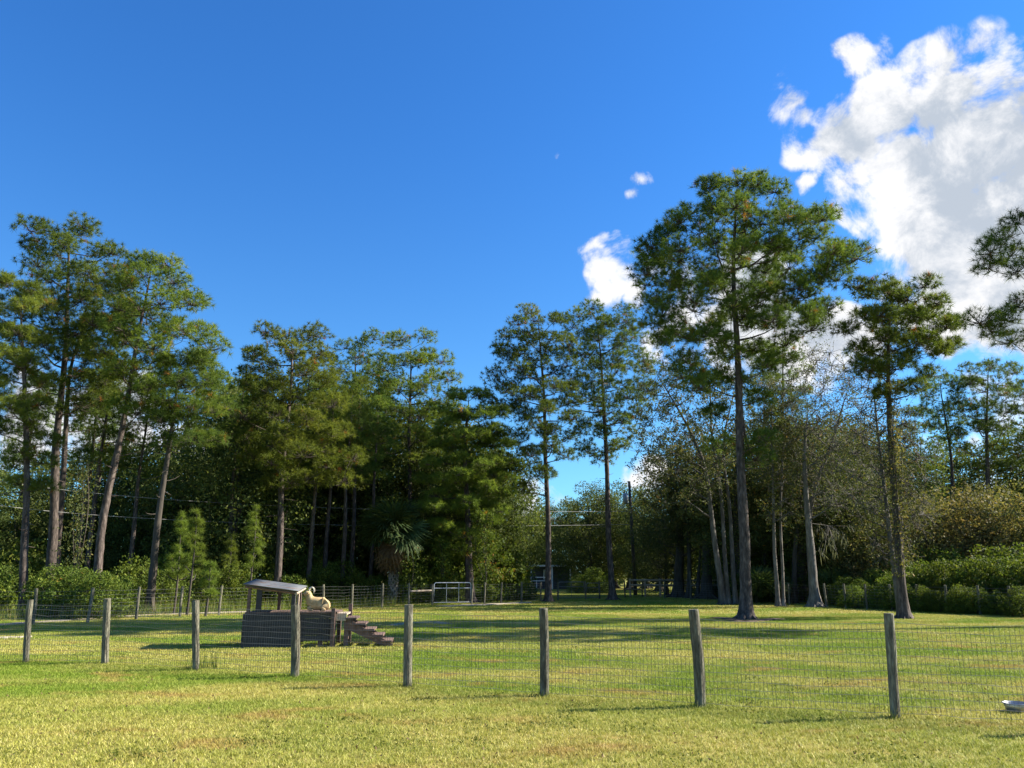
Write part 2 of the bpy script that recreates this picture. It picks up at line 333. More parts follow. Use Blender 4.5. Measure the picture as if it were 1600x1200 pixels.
def scatter_patches(name, label, patches, pts, scale):
    me = bpy.data.meshes.new(name); me.from_pydata([tuple(p) for p in pts], [], [])
    o = tag(link(name, me), label, 'grass', kind='stuff')
    ng = bpy.data.node_groups.new(name, 'GeometryNodeTree')
    ng.interface.new_socket('Geometry', in_out='INPUT', socket_type='NodeSocketGeometry'); ng.interface.new_socket('Geometry', in_out='OUTPUT', socket_type='NodeSocketGeometry')
    gi = ng.nodes.new('NodeGroupInput'); go = ng.nodes.new('NodeGroupOutput'); jn = ng.nodes.new('GeometryNodeJoinGeometry')
    rv = ng.nodes.new('FunctionNodeRandomValue'); rv.data_type = 'INT'
    rv.inputs[4].default_value = 0; rv.inputs[5].default_value = len(patches) - 1; rv.inputs['Seed'].default_value = 5
    rr = ng.nodes.new('FunctionNodeRandomValue'); rr.data_type = 'INT'; rr.inputs[4].default_value = 0; rr.inputs[5].default_value = 3; rr.inputs['Seed'].default_value = 9
    mu = ng.nodes.new('ShaderNodeMath'); mu.operation = 'MULTIPLY'; mu.inputs[1].default_value = math.pi / 2; ng.links.new(rr.outputs[2], mu.inputs[0])
    cx = ng.nodes.new('ShaderNodeCombineXYZ'); ng.links.new(mu.outputs[0], cx.inputs[2])
    for k, pm in enumerate(patches):
        po = bpy.data.objects.new('grass_patch', pm)
        oi = ng.nodes.new('GeometryNodeObjectInfo'); oi.inputs['Object'].default_value = po
        cmpn = ng.nodes.new('FunctionNodeCompare'); cmpn.data_type = 'INT'; cmpn.operation = 'EQUAL'
        ng.links.new(rv.outputs[2], cmpn.inputs[2]); cmpn.inputs[3].default_value = k
        ins = ng.nodes.new('GeometryNodeInstanceOnPoints')
        ng.links.new(gi.outputs[0], ins.inputs['Points']); ng.links.new(cmpn.outputs[0], ins.inputs['Selection'])
        ng.links.new(oi.outputs['Geometry'], ins.inputs['Instance']); ng.links.new(cx.outputs[0], ins.inputs['Rotation'])
        ins.inputs['Scale'].default_value = (scale, scale, scale); ng.links.new(ins.outputs[0], jn.inputs[0])
    ng.links.new(jn.outputs[0], go.inputs[0])
    md = o.modifiers.new('scatter', 'NODES'); md.node_group = ng
    return o
def grid_pts(y0, y1, step, margin=4):
    out = []
    for y in np.arange(y0, y1, step):
        hw = (y + 3) * 0.70 + margin
        for x in np.arange(-math.ceil(hw / step) * step, hw, step): out.append((x + step / 2, y + step / 2, 0.0))
    return out
near_p = [grass_patch(20 + k, 3800, .016, .046, .0042) for k in range(4)]
mid_p = [grass_patch(40 + k, 1900, .020, .052, .0070) for k in range(4)]
far_p = [grass_patch(60 + k, 900, .012, .030, .0058) for k in range(3)]
scatter_patches('lawn_grass', 'short yellow-green lawn grass outside and just inside the wire fence', near_p, grid_pts(5, 17, 1.0), 1.0)
scatter_patches('paddock_grass', 'short green and straw grass across the middle of the paddock', mid_p, grid_pts(17, 35, 1.0), 1.0)
scatter_patches('far_paddock_grass', 'short grass at the back of the paddock and beyond its fence', far_p, grid_pts(35, 91, 2.0), 2.0)

# ---------------------------------------------------------------- vegetation generators (metres, local to the base)
def unit(v): return v / (np.linalg.norm(v, axis=-1, keepdims=True) + 1e-9)
def sample_clumps(rng, outline, yc_of_z, cr, n, edge=0.25, depth=1.0, edges=False):
    """outline rows (z, xl, xr) local metres; returns clump centres inside the solid of revolution-like crown"""
    O = np.array(sorted(outline)); z0, z1 = O[0, 0], O[-1, 0]
    out = []; tries = 0
    if edges:
        for z in np.arange(z1 - cr * .35, z0, -cr * 1.25):
            xl = np.interp(z, O[:, 0], O[:, 1]); xr = np.interp(z, O[:, 0], O[:, 2]); hw = (xr - xl) / 2
            for sg in (-1, 1):
                if rng.random() < .18: continue
                out.append(np.array(((xl + xr) / 2 + sg * max(hw - cr * rng.uniform(.25, .75), .1), yc_of_z(z) + rng.uniform(-.4, .4) * hw * depth, z + rng.uniform(-.25, .25) * cr)))
            if z > z1 - cr * 2: out.append(np.array(((xl + xr) / 2 + rng.uniform(-.5, .5) * hw, yc_of_z(z) + rng.uniform(-.5, .5) * hw, z)))
        n = max(n, len(out) + n // 3)
    while len(out) < n and tries < n * 60:
        tries += 1
        z = rng.uniform(z0, z1); xl = np.interp(z, O[:, 0], O[:, 1]); xr = np.interp(z, O[:, 0], O[:, 2]); hw = (xr - xl) / 2
        if rng.random() > (hw / ((O[:, 2] - O[:, 1]).max() / 2)) ** 0.8 + 0.1: continue
        h = max(hw - cr * 0.45, 0.2 * hw)
        u = rng.uniform(-1, 1) if rng.random() > edge else rng.choice((-1, 1)) * rng.uniform(.85, 1.0)
        v = math.sqrt(max(0, 1 - u * u)); v = rng.uniform(-v, v)
        p = np.array(((xl + xr) / 2 + u * h, v * h * depth + yc_of_z(z), z))
        md = cr * ((1.6 if tries < n * 30 else 1.35) if edges else (1.15 if tries < n * 25 else 0.8))
        if out and np.min(np.linalg.norm(np.array(out) - p, axis=1)) < md: continue
        out.append(p)
    return np.array(out)
def grow(Q, rng, path, rad, clumps, zmin, wig=0.10, rise=0.25, r_k=0.021, r0=0.013, sides=5, maxr=0.13, tp=0.35):
    """limbs from the trunk (and from earlier limbs) out to every clump"""
    path = np.asarray(path); seg = np.r_[0, np.cumsum(np.linalg.norm(np.diff(path, axis=0), axis=1))]
    s = np.arange(0, seg[-1], 0.35); tp_ = np.stack([np.interp(s, seg, path[:, k]) for k in range(3)], 1); tr_ = np.interp(s, seg, rad)
    keep = tp_[:, 2] > zmin
    nodes = [tuple(p) for p in tp_[keep]]; nr = list(tr_[keep]); pl = [0.0] * len(nodes)
    if not nodes: nodes = [tuple(path[-1])]; nr = [rad[-1]]; pl = [0.0]
    ax = lambda c: np.hypot(c[0] - np.interp(c[2], path[:, 2], path[:, 0]), c[1] - np.interp(c[2], path[:, 2], path[:, 1]))
    for c in sorted(list(clumps), key=ax):
        A = np.array(nodes); d = c - A; dist = np.linalg.norm(d, axis=1); hd = np.hypot(d[:, 0], d[:, 1])
        cost = dist + tp * np.array(pl) + 1.2 * np.maximum(0, hd * rise - d[:, 2]) + 0.5 * np.maximum(0, d[:, 2] - hd * 1.6)
        k = int(np.argmin(cost)); a = A[k]; ln = dist[k]
        n = max(4, min(9, int(ln / 0.45)))
        ctrl = (a + c) / 2 + np.array((0, 0, -0.10 * hd[k])) + rng.normal(0, wig * ln, 3) * np.array((1, 1, .6))
        pts = bezier(a, ctrl, c, n); pts[1:-1] += rng.normal(0, 0.025 * ln, (n - 2, 3))
        ra = min(0.75 * nr[k], maxr, r0 + r_k * ln); rr = np.linspace(ra, r0, n)
        Q.tube(pts, rr, sides)
        for q in range(1, n): nodes.append(tuple(pts[q])); nr.append(rr[q]); pl.append(pl[k] + ln * q / (n - 1))
def ball(rng, n, flat=0.65, lo=0.35):
    v = unit(rng.normal(size=(n, 3))); r = rng.uniform(lo ** 2, 1, n) ** 0.5
    v *= r[:, None]; v[:, 2] *= flat; return v
def needles(rng, clumps, cr, tufts, nn, length, width, Q=None, twig=0.009, flat=0.7):
    tufts = max(8, int(tufts * 1.9)); nn = int(nn * .95); nt_ = len(clumps) * tufts
    rad = cr * rng.uniform(0.72, 1.12, len(clumps))
    loc = ball(rng, nt_, flat, 0.45).reshape(len(clumps), tufts, 3) * rad[:, None, None]
    loc[:, :, 2] = np.where(loc[:, :, 2] < -.3 * cr, -.8 * loc[:, :, 2], loc[:, :, 2])
    loc[:, :, 2] += 0.12 * cr
    tp = clumps[:, None, :] + loc; d = unit(loc + np.array((0, 0, 0.45 * cr)))
    if Q is not None:
        for ci in range(len(clumps)):
            for k in range(0, tufts, 2):
                a = clumps[ci]; b = tp[ci, k]; mid = (a + b) / 2 - np.array((0, 0, .06 * cr))
                Q.tube(np.array((a, mid, b)), (twig * 1.4, twig, twig * .6), 3)
    ctint = rng.normal(0, .10, len(clumps))
    tp = tp.reshape(-1, 3); d = d.reshape(-1, 3); T = len(tp)
    tt = np.clip(rng.normal(.42, .14, T) + np.repeat(ctint, tufts), 0, .93); tt[rng.random(T) < 0.012] = 1.0
    dd = unit(d[:, None, :] * 0.5 + unit(rng.normal(size=(T, nn, 3))) * 1.0)
    ln = length * rng.uniform(.65, 1.15, (T, nn)); back = rng.uniform(-.15, .12, (T, nn)) * length
    b = tp[:, None, :] + d[:, None, :] * back[:, :, None]
    side = unit(np.cross(dd, rng.normal(size=(T, nn, 3)))) * (width / 2)
    tip = b + dd * ln[:, :, None]; tip[:, :, 2] -= 0.10 * ln
    V = np.stack([b - side, b + side, tip + side * .35], 2).reshape(-1, 3)
    F = np.arange(len(V)).reshape(-1, 3)
    tint = np.clip(np.repeat(tt, nn) + np.where(np.repeat(tt, nn) < .97, rng.normal(0, .07, T * nn), 0), 0, 1)
    return V, F, tint
def leaves(rng, clumps, cr, n, size, flat=0.75, lo=0.25, hang=0.0, aspect=0.55):
    K = len(clumps); rad = cr * rng.uniform(.65, 1.25, K)
    loc = ball(rng, K * n, flat, lo).reshape(K, n, 3) * rad[:, None, None]
    if hang: loc[:, :, 2] -= hang * rng.random((K, n)) ** 1.5
    p = (clumps[:, None, :] + loc).reshape(-1, 3); o = unit(loc.reshape(-1, 3) + np.array((0, 0, .5 * cr)))
    nrm = unit(o * .6 + unit(rng.normal(size=p.shape)) * .9)
    a = unit(np.cross(nrm, rng.normal(size=p.shape)))
    if hang: a = unit(a + np.array((0, 0, -1.2)))
    b = unit(np.cross(nrm, a)); s = size * rng.uniform(.55, 1.35, len(p))
    A = a * s[:, None]; B = b * (s * aspect)[:, None]
    V = np.stack([p - A * .5, p + B * .5 - A * .05, p + A * .5 + nrm * (s * .12)[:, None], p - B * .5 - A * .05], 1).reshape(-1, 3)
    F = np.arange(len(V)).reshape(-1, 4)
    tint = np.clip(rng.normal(.45, .2, len(p)) + np.repeat(rng.normal(0, .13, K), n), 0, 1)
    return V, F, tint
def trunk_path(rng, pts, r0, rtop, wob=0.04, flare=1.9, sides=12, Q=None, step=0.35, jit=0.035):
    pts = np.asarray(pts, float); seg = np.r_[0, np.cumsum(np.linalg.norm(np.diff(pts, axis=0), axis=1))]; Ls = seg[-1]
    # smooth through the points
    s = np.unique(np.r_[np.array((0, .12, .28, .5, .8)), np.arange(1.1, Ls, step), Ls])
    c = np.stack([np.interp(s, seg, pts[:, k]) for k in range(3)], 1)
    ks = 9
    if len(c) > 12:
        pad = np.vstack([np.repeat(c[:1], ks // 2, 0), c, np.repeat(c[-1:], ks // 2, 0)])
        sm = np.stack([np.convolve(pad[:, k], np.ones(ks) / ks, 'valid') for k in range(3)], 1); sm[:5] = c[:5]; sm[-1] = c[-1]; c = sm
        ph = rng.uniform(0, 6, 2); c[:, 0] += wob * np.sin(s * .7 + ph[0]) * np.minimum(1, s / 3); c[:, 1] += wob * np.sin(s * .6 + ph[1]) * np.minimum(1, s / 3)
    f = s / Ls; r = r0 * (1 - f) ** 0.75 + rtop; r *= 1 + (flare - 1) * np.exp(-s / 0.35)
    if Q is not None:
        Q.tube(c, r, sides, .05, rng)
        if flare > 1.5:                # buttress roots
            for k in range(6):
                a = 2 * math.pi * (k + rng.uniform(-.25, .25)) / 6; e = r0 * rng.uniform(2.4, 3.8)
                d = np.array((math.cos(a), math.sin(a), 0))
                Q.tube(bezier(c[0] + d * r0 * .6 + (0, 0, .55 * min(1, r0 * 3.3)), c[0] + d * r0 * 1.25 + (0, 0, .12), c[0] + d * e + (0, 0, -.04), 5), np.linspace(r0 * .42, r0 * .12, 5), 6)
    return c, r
def px_outline(rows, Y, base):
    o = []
    for y, xl, xr in rows:
        a = P(xl, y, Y) - base; b = P(xr, y, Y) - base; o.append((a[2], a[0], b[0]))
    return o

def pine(label, Y, trunk, rows, r0, nclump, cr, tufts=34, nn=26, nl=0.27, nw=0.014, seed=1, zmin_py=None, mat='pine', group=None, bark='bark', twigs=True, extra=(), name='pine_tree', rise=0.2, flat=0.7, maxr=.12, twin=None):
    rng = np.random.default_rng(seed)
    base = GY(trunk[0], Y) if not isinstance(trunk[0], tuple) else GY(trunk[0][0], Y)
    root = empty(name, base, label, 'tree', group)
    pts = [np.zeros(3)] + [P(x, y, Y) - base for x, y in trunk[1:]]
    Q = Quads(); c, r = trunk_path(rng, pts, r0, 0.02, Q=Q)
    out = px_outline(rows, Y, base)
    cl = sample_clumps(rng, out, lambda z: np.interp(z, c[:, 2], c[:, 1]), cr, nclump, edges=True)
    ex = [P(x, y, Y + dy) - base for x, y, dy in extra]
    if ex: cl = np.vstack([cl, np.array(ex)])
    zmin = (P(trunk[0][0] if isinstance(trunk[0], tuple) else trunk[0], zmin_py, Y)[2] if zmin_py else min(q[0] for q in out) - 0.5)
    grow(Q, rng, c, r, cl, zmin, rise=rise, maxr=maxr)
    for k in range(10):                # dead stubs below the crown
        z = rng.uniform(max(2.5, zmin * .6), zmin + 1); a = rng.uniform(0, 6.28); b0 = np.array((np.interp(z, c[:, 2], c[:, 0]), np.interp(z, c[:, 2], c[:, 1]), z))
        e = b0 + np.array((math.cos(a), math.sin(a), rng.uniform(-.2, .4))) * rng.uniform(.4, 1.3); Q.tube(bezier(b0, (b0 + e) / 2 + rng.normal(0, .08, 3), e, 4), np.linspace(.025, .006, 4), 4)
    Vn, Fn, tn = needles(rng, cl, cr, tufts, nn, nl, nw, Q if twigs else None, flat=flat)
    link('trunk', Q.mesh('trunk', M[bark], True), root)
    link('crown', mk_mesh('crown', Vn, Fn, M[mat], tn), root)
    return root
def hardwood(label, Y, trunks, rows, r0, nclump, cr, nleaf, size, seed=1, mat='sparse', bark='bark_grey', group=None, name='broadleaf_tree', zmin=2.0, flat=.75, hang=0.0, twig=True, ntw=10, flare=1.8, cat='tree', lo=.2):
    rng = np.random.default_rng(seed); base = GY(trunks[0][0][0], Y); root = empty(name, base, label, cat, group)
    Q = Quads(); paths = []
    for k, tr in enumerate(trunks):
        st = GY(tr[0][0], Y) - base
        pts = [st] + [P(x, y, Y + (k * .6)) - base for x, y in tr[1:]]
        paths.append(trunk_path(rng, pts, r0 * (1 if k == 0 else .75), .015, flare=flare, Q=Q, sides=10))
    out = px_outline(rows, Y, base); c, r = paths[0]
    cl = sample_clumps(rng, out, lambda z: np.interp(z, c[:, 2], c[:, 1]), cr, nclump)
    own = np.array([int(np.argmin([np.min(np.linalg.norm(q[0] - p, axis=1)) for q in paths])) for p in cl])
    for k, (c, r) in enumerate(paths):
        if (own == k).any(): grow(Q, rng, c, r, cl[own == k], zmin, wig=.13, rise=.5, r_k=.03, r0=.014, maxr=.16)
    ends = []
    if twig:
        for p in cl:
            for j in range(ntw):
                e = p + ball(rng, 1, .9, .5)[0] * cr * 1.25; m_ = (p + e) / 2 + rng.normal(0, .12 * cr, 3); Q.tube(np.array((p, m_, e)), (.013, .010, .006), 3); ends.append(e); ends.append((m_ + e) / 2)
    link('trunk', Q.mesh('trunk', M[bark], True), root)
    if nleaf:
        if mat == 'sparse': Vl, Fl, tl = leaves(rng, np.array(ends), .26, max(2, int(nleaf * 3.2 / (2 * ntw))), size * .85, .9, .1)
        else: Vl, Fl, tl = leaves(rng, cl, cr * 1.15, int(nleaf * 1.2), size * .8, flat, lo, hang)
        link('crown', mk_mesh('crown', Vl, Fl, M[mat], tl), root)
    return root

# ---------------------------------------------------------------- the large trees inside the paddock
pine('tallest pine, with spreading open crown and flared dark trunk base standing inside the paddock', 31.0, [(1166, 0), (1160, 760), (1152, 560), (1146, 440), (1150, 330), (1150, 296)],
     [(286, 1090, 1190), (312, 1078, 1208), (345, 1055, 1268), (375, 1012, 1290), (400, 1000, 1325), (430, 1003, 1328), (470, 1010, 1300), (510, 1015, 1290), (545, 1035, 1250), (575, 1060, 1225), (610, 1085, 1180)],
     0.205, 112, 0.80, 30, 30, .28, .017, seed=3, zmin_py=640, extra=[(1325, 400, 0), (1310, 415, -1), (1015, 400, 1), (1010, 430, -1), (1045, 370, 0), (1265, 350, 0), (1105, 295, 0), (1185, 292, .5), (1275, 500, 1), (1020, 505, 0), (1185, 625, .5), (1195, 690, -.3), (1120, 650, .4), (1180, 720, .2), (1065, 590, 0), (1095, 610, -.6), (1125, 700, 1)])
pine('slender tall pine next to a smaller tube gate, bare trunk below an open rounded crown', 50.5, [(857, 0), (855, 760), (850, 640), (846, 560), (842, 500)],
     [(488, 805, 885), (510, 785, 895), (545, 768, 898), (580, 758, 895), (620, 756, 905), (660, 762, 908), (700, 770, 900), (735, 775, 880), (765, 785, 850)],
     0.18, 110, .98, 30, 22, .28, .025, seed=5, zmin_py=775)
pine('tall pine with crooked lower limbs standing beside the utility pole', 54.0, [(957, 0), (948, 760), (945, 640), (938, 560), (932, 498)],
     [(487, 895, 985), (510, 884, 1005), (550, 880, 1022), (590, 878, 1028), (630, 882, 1018), (670, 890, 1005), (705, 900, 990), (730, 910, 978)],
     0.20, 110, 1.02, 30, 22, .29, .026, seed=8, zmin_py=750)
pine('vine-wrapped twin-stemmed pine with flat-topped dark crown in front of the hedge', 31.5, [(1414, 0), (1403, 850), (1394, 720), (1388, 600), (1386, 520), (1392, 462)],
     [(448, 1335, 1430), (470, 1322, 1465), (500, 1315, 1488), (530, 1320, 1492), (560, 1335, 1480), (590, 1345, 1470), (615, 1360, 1440)],
     0.15, 58, .72, 32, 26, .28, .018, seed=13, zmin_py=660)
pine('pine with long boughs reaching in from beyond the right end of the hedge', 27.0, [(1705, 0), (1700, 700), (1690, 500), (1690, 300), (1695, 200)],
     [(190, 1670, 1760), (260, 1640, 1800), (340, 1625, 1830), (400, 1620, 1850), (460, 1625, 1850), (500, 1620, 1850), (540, 1625, 1830), (590, 1650, 1780)],
     0.25, 60, .75, 32, 26, .28, .013, seed=21, zmin_py=640, extra=[(1548, 395, -.5), (1565, 375, 0), (1580, 400, .5), (1590, 425, 0), (1545, 420, 0), (1530, 505, 0), (1550, 520, .6), (1570, 500, 0), (1580, 535, -.5), (1590, 350, 0), (1590, 480, .3)])
# ---------------------------------------------------------------- pines along the left fence
GL = 'tall pines along the edge of the wood'
pine('tallest pine at the left edge of the wood, pale straight trunk and high crown', 38.0, [(74, 0), (92, 660), (104, 500), (110, 400), (108, 358)],
     [(350, 85, 135), (368, 40, 165), (395, 28, 188), (430, 40, 205), (480, 30, 215), (540, 25, 210), (590, 30, 190), (640, 45, 160)],
     .22, 100, .98, 32, 26, .29, .022, seed=31, zmin_py=680, group=GL, mat='pine')
pine('pine leaning right beside the round green bush, reddish bark and broad yellow-green crown', 36.0, [(147, 0), (165, 780), (205, 600), (225, 480), (236, 412)],
     [(403, 215, 260), (425, 195, 285), (455, 185, 300), (500, 170, 325), (545, 165, 350), (585, 165, 356), (620, 175, 345), (660, 190, 320)],
     .18, 100, .95, 32, 26, .29, .022, seed=33, zmin_py=720, group=GL, mat='pine_yellow')
pine('dark slim leaning pine in front of the wood with thin high crown', 35.0, [(232, 0), (250, 800), (270, 640), (283, 560)],
     [(560, 255, 320), (590, 240, 345), (630, 235, 355), (670, 240, 350), (700, 260, 340)],
     .16, 36, .75, 26, 24, .30, .017, seed=35, zmin_py=720, group=GL, bark='bark_dark')
pine('slim pale-trunked pine at the far left with bright lower boughs', 34.0, [(37, 0), (40, 760), (41, 600), (30, 470)],
     [(440, 0, 60), (480, -40, 80), (540, -50, 75), (600, -40, 75), (660, -30, 80), (715, 0, 80), (780, 15, 75)],
     .16, 72, .75, 30, 26, .30, .016, seed=37, zmin_py=790, group=GL, mat='pine_yellow')
pine('second darker pine trunk close behind the tallest left pine', 40.0, [(86, 0), (98, 720), (112, 560), (150, 470)],
     [(440, 130, 190), (480, 115, 210), (540, 120, 215), (590, 115, 200), (640, 110, 175)],
     .18, 40, .85, 26, 24, .32, .019, seed=39, zmin_py=690, group=GL)
pine('bushy pine with pointed crown rising directly behind the goat shelter', 44.0, [(432, 0), (440, 760), (447, 680), (456, 580), (456, 525)],
     [(516, 412, 500), (545, 392, 518), (580, 380, 532), (610, 380, 535), (650, 375, 545), (690, 385, 560), (730, 390, 565), (760, 410, 540)],
     .20, 100, 1.0, 32, 24, .30, .025, seed=41, zmin_py=790, group=GL, mat='pine_yellow')
pine('dark blue-green pine between two lighter pines at the back of the wood', 62.0, [(548, 0), (552, 700), (556, 600), (556, 542)],
     [(531, 525, 592), (560, 512, 608), (600, 512, 608), (650, 505, 610), (700, 510, 605), (740, 520, 600)],
     .2, 70, 1.2, 30, 20, .33, .032, seed=43, zmin_py=780, group=GL)
pine('round-topped light green pine near the middle of the wood, left of the drooping one', 55.0, [(637, 0), (640, 740), (640, 640), (642, 545)],
     [(530, 605, 680), (555, 592, 702), (590, 588, 715), (630, 592, 718), (670, 600, 715), (710, 600, 700), (740, 610, 690)],
     .20, 90, 1.1, 30, 22, .31, .029, seed=45, zmin_py=770, group=GL, mat='pine_yellow')
pine('drooping pine at the right end of the wood with boughs sweeping towards the ground', 49.0, [(735, 0), (728, 760), (728, 680), (732, 620)],
     [(612, 705, 762), (645, 685, 785), (680, 680, 795), (720, 660, 805), (760, 650, 800), (800, 650, 785), (840, 670, 780), (870, 690, 770)],
     .24, 110, .85, 30, 22, .30, .026, seed=47, zmin_py=860, group=GL, mat='pine_yellow', rise=-.15, flat=.45)
# pines behind the right-hand hedge
GR = 'pines beyond the hedge'
pine('pine with two dark stems and broad crown behind the brown willows', 58.0, [(1545, 0), (1545, 760), (1540, 660), (1545, 580)],
     [(570, 1515, 1575), (595, 1490, 1605), (630, 1475, 1620), (670, 1480, 1625), (710, 1500, 1610), (735, 1520, 1590)],
     .22, 62, 1.0, 24, 22, .34, .024, seed=51, zmin_py=780, group=GR)
pine('bare-stemmed pine with small ragged top behind the hedge', 60.0, [(1492, 0), (1488, 740), (1478, 660), (1470, 600)],
     [(592, 1448, 1495), (620, 1440, 1505), (655, 1445, 1500), (690, 1455, 1490)],
     .18, 26, 1.0, 22, 20, .34, .025, seed=53, zmin_py=690, group=GR)
pine('hazy grey-green pine behind the bare grey tree', 70.0, [(1225, 0), (1225, 700), (1222, 545)],
     [(538, 1200, 1240), (565, 1185, 1260), (610, 1180, 1270), (660, 1180, 1265), (700, 1190, 1255)],
     .2, 50, 1.1, 22, 20, .36, .028, seed=55, zmin_py=720, group=GR)
pine('low dark pine at the back between the vine-wrapped pine and the ragged one', 64.0, [(1440, 0), (1440, 760), (1438, 690)],
     [(640, 1410, 1450), (670, 1390, 1465), (710, 1385, 1470), (750, 1400, 1460)],
     .18, 30, 1.0, 22, 20, .34, .026, seed=57, zmin_py=780, group=GR)

pine('pine with ragged green tufts showing just right of the tallest pine stem', 52.0, [(1196, 0), (1196, 760), (1194, 620)],
     [(560, 1180, 1210), (600, 1160, 1230), (660, 1165, 1235), (720, 1170, 1230), (760, 1180, 1220)], .14, 40, .9, 18, 20, .30, .022, seed=59, zmin_py=780, group=GR, mat='pine_yellow')
# ---------------------------------------------------------------- sparse hardwoods on the right
hardwood('leaning multi-stemmed tree with pale bark and thin olive-brown leaves left of the tallest pine', 46.0,
         [[(1130, 0), (1112, 800), (1100, 720), (1062, 640), (1030, 590)], [(1138, 0), (1128, 790), (1112, 680), (1110, 580)], [(1150, 0), (1140, 800), (1128, 700), (1150, 600)]],
         [(560, 1025, 1120), (600, 1000, 1165), (650, 985, 1175), (700, 985, 1165), (740, 1000, 1140), (790, 1030, 1120)], .17, 78, .95, 85, .15, seed=61, zmin=4.0)
hardwood('pair of thin pale trunks with rusty leaves right of the tallest pine', 43.5,
         [[(1216, 0), (1208, 800), (1205, 700), (1208, 620)], [(1224, 0), (1220, 800), (1222, 700), (1228, 640)]],
         [(600, 1180, 1235), (650, 1178, 1255), (700, 1180, 1255), (760, 1190, 1250), (810, 1195, 1245)], .10, 48, .8, 75, .14, seed=63, zmin=3.0)
hardwood('nearly bare grey tree with swollen pale trunk base and fine branches', 42.5,
         [[(1274, 0), (1265, 850), (1260, 760), (1256, 690), (1262, 640)], [(1272, 0), (1264, 850), (1268, 770), (1300, 690), (1325, 610)]],
         [(545, 1255, 1310), (590, 1235, 1345), (640, 1225, 1370), (690, 1235, 1375), (740, 1245, 1370), (790, 1255, 1365)], .22, 96, .85, 30, .12, seed=65, zmin=4.2, ntw=16, flare=2.3)
hardwood('dark leaning trunk draped with thin leaves behind the bare grey tree', 48.0,
         [[(1240, 0), (1243, 860), (1250, 780), (1240, 700)]],
         [(680, 1200, 1280), (730, 1195, 1290), (780, 1200, 1300), (830, 1215, 1290)], .16, 40, .9, 90, .15, seed=67, bark='bark_dark', zmin=3.0)
hardwood('thin-twigged tree with pinkish-brown leaves tangled round the vine-wrapped pine', 32.5,
         [[(1408, 0), (1385, 800), (1372, 690), (1366, 600)], [(1412, 0), (1405, 800), (1410, 700)]],
         [(600, 1350, 1400), (650, 1335, 1430), (720, 1325, 1450), (780, 1330, 1455), (830, 1345, 1450), (880, 1370, 1430)], .10, 74, .62, 40, .10, seed=69, zmin=1.5, ntw=14)
hardwood('dark double trunk with olive leaves in front of the white rail fence', 58.0,
         [[(1076, 0), (1078, 860), (1072, 780), (1060, 700)], [(1090, 0), (1094, 860), (1100, 780)]],
         [(700, 1040, 1090), (740, 1025, 1120), (790, 1030, 1130), (840, 1045, 1125)], .17, 46, 1.0, 100, .17, seed=71, bark='bark_dark', zmin=3)
hardwood('light olive drooping tree right of the utility pole', 66.0, [[(1042, 0), (1040, 860), (1038, 810)]],
         [(785, 1020, 1060), (815, 1000, 1075), (850, 990, 1085), (885, 988, 1088), (908, 995, 1080)], .14, 48, 1.0, 260, .15, seed=73, mat='olive', bark='bark_dark', zmin=1.0, hang=1.0)

# ---------------------------------------------------------------- reusable kinds for the wood behind
def proto_oak(seed, H, R, nclump, nleaf, size, mat='oak', low=0.12, cr=1.3):
    rng = np.random.default_rng(seed); Q = Quads()
    c, r = trunk_path(rng, [(0, 0, 0), (.3, .2, H * .35), (0, 0, H * .8)], .2 + .012 * H, .03, Q=Q, sides=8)
    out = [(H * low, -R * .7, R * .7), (H * .35, -R, R), (H * .6, -R * .95, R * .95), (H * .82, -R * .65, R * .65), (H * .97, -R * .25, R * .25)]
    cl = sample_clumps(rng, out, lambda z: 0.0, cr, nclump, edge=.55); grow(Q, rng, c, r, cl, H * .12, rise=.4, sides=4)
    V, F, ti = leaves(rng, cl, cr, nleaf, size, .75, .3)
    return Q.mesh('trunk', M['bark_dark'], True), mk_mesh('crown', V, F, M[mat], ti)
def proto_pine(seed, H, R, nclump, zf=.45):
    rng = np.random.default_rng(seed); Q = Quads()
    c, r = trunk_path(rng, [(0, 0, 0), (.2, .1, H * .5), (0, 0, H * .97)], .2, .02, Q=Q, sides=8)
    out = [(H * zf, -R * .7, R * .7), (H * (zf + .15), -R, R), (H * .8, -R * .8, R * .8), (H * .96, -R * .35, R * .35)]
    cl = sample_clumps(rng, out, lambda z: 0.0, 1.0, nclump, edges=True); grow(Q, rng, c, r, cl, H * (zf - .1), sides=4)
    V, F, ti = needles(rng, cl, 1.05, 20, 20, .36, .028)
    return Q.mesh('trunk', M['bark'], True), mk_mesh('crown', V, F, M['pine'], ti)
def proto_bush(seed, H, R, nclump, nleaf, size, mat, cr=.5):
    rng = np.random.default_rng(seed); Q = Quads()
    out = [(H * .08, -R, R), (H * .4, -R, R), (H * .75, -R * .75, R * .75), (H * .95, -R * .35, R * .35)]
    cl = sample_clumps(rng, out, lambda z: 0.0, cr, nclump, edge=.6)
    for k in range(6):
        a = rng.uniform(0, 6.28); e = np.array((math.cos(a) * R * .4, math.sin(a) * R * .4, H * .6)); Q.tube(bezier(np.zeros(3), e * (.3, .3, .6), e, 5), np.linspace(.04, .012, 5), 4)
    pp = np.array([(0, 0, 0), (0, 0, H * .5)]); grow(Q, rng, pp, [.03, .02], cl, -1, sides=4, maxr=.03)
    V, F, ti = leaves(rng, cl, cr, nleaf, size, .85, .3)
    return Q.mesh('stem', M['bark_dark'], True), mk_mesh('crown', V, F, M[mat], ti)
def place(proto, name, loc, label, cat, group, sc=1.0, rz=0.0, part='trunk', szc=1.0):
    root = empty(name, loc, label, cat, group, rz); root.scale = (sc, sc, sc * szc)
    a = link(part, proto[0], root); b = link('crown' if part == 'trunk' else 'foliage', proto[1], root)
    return root
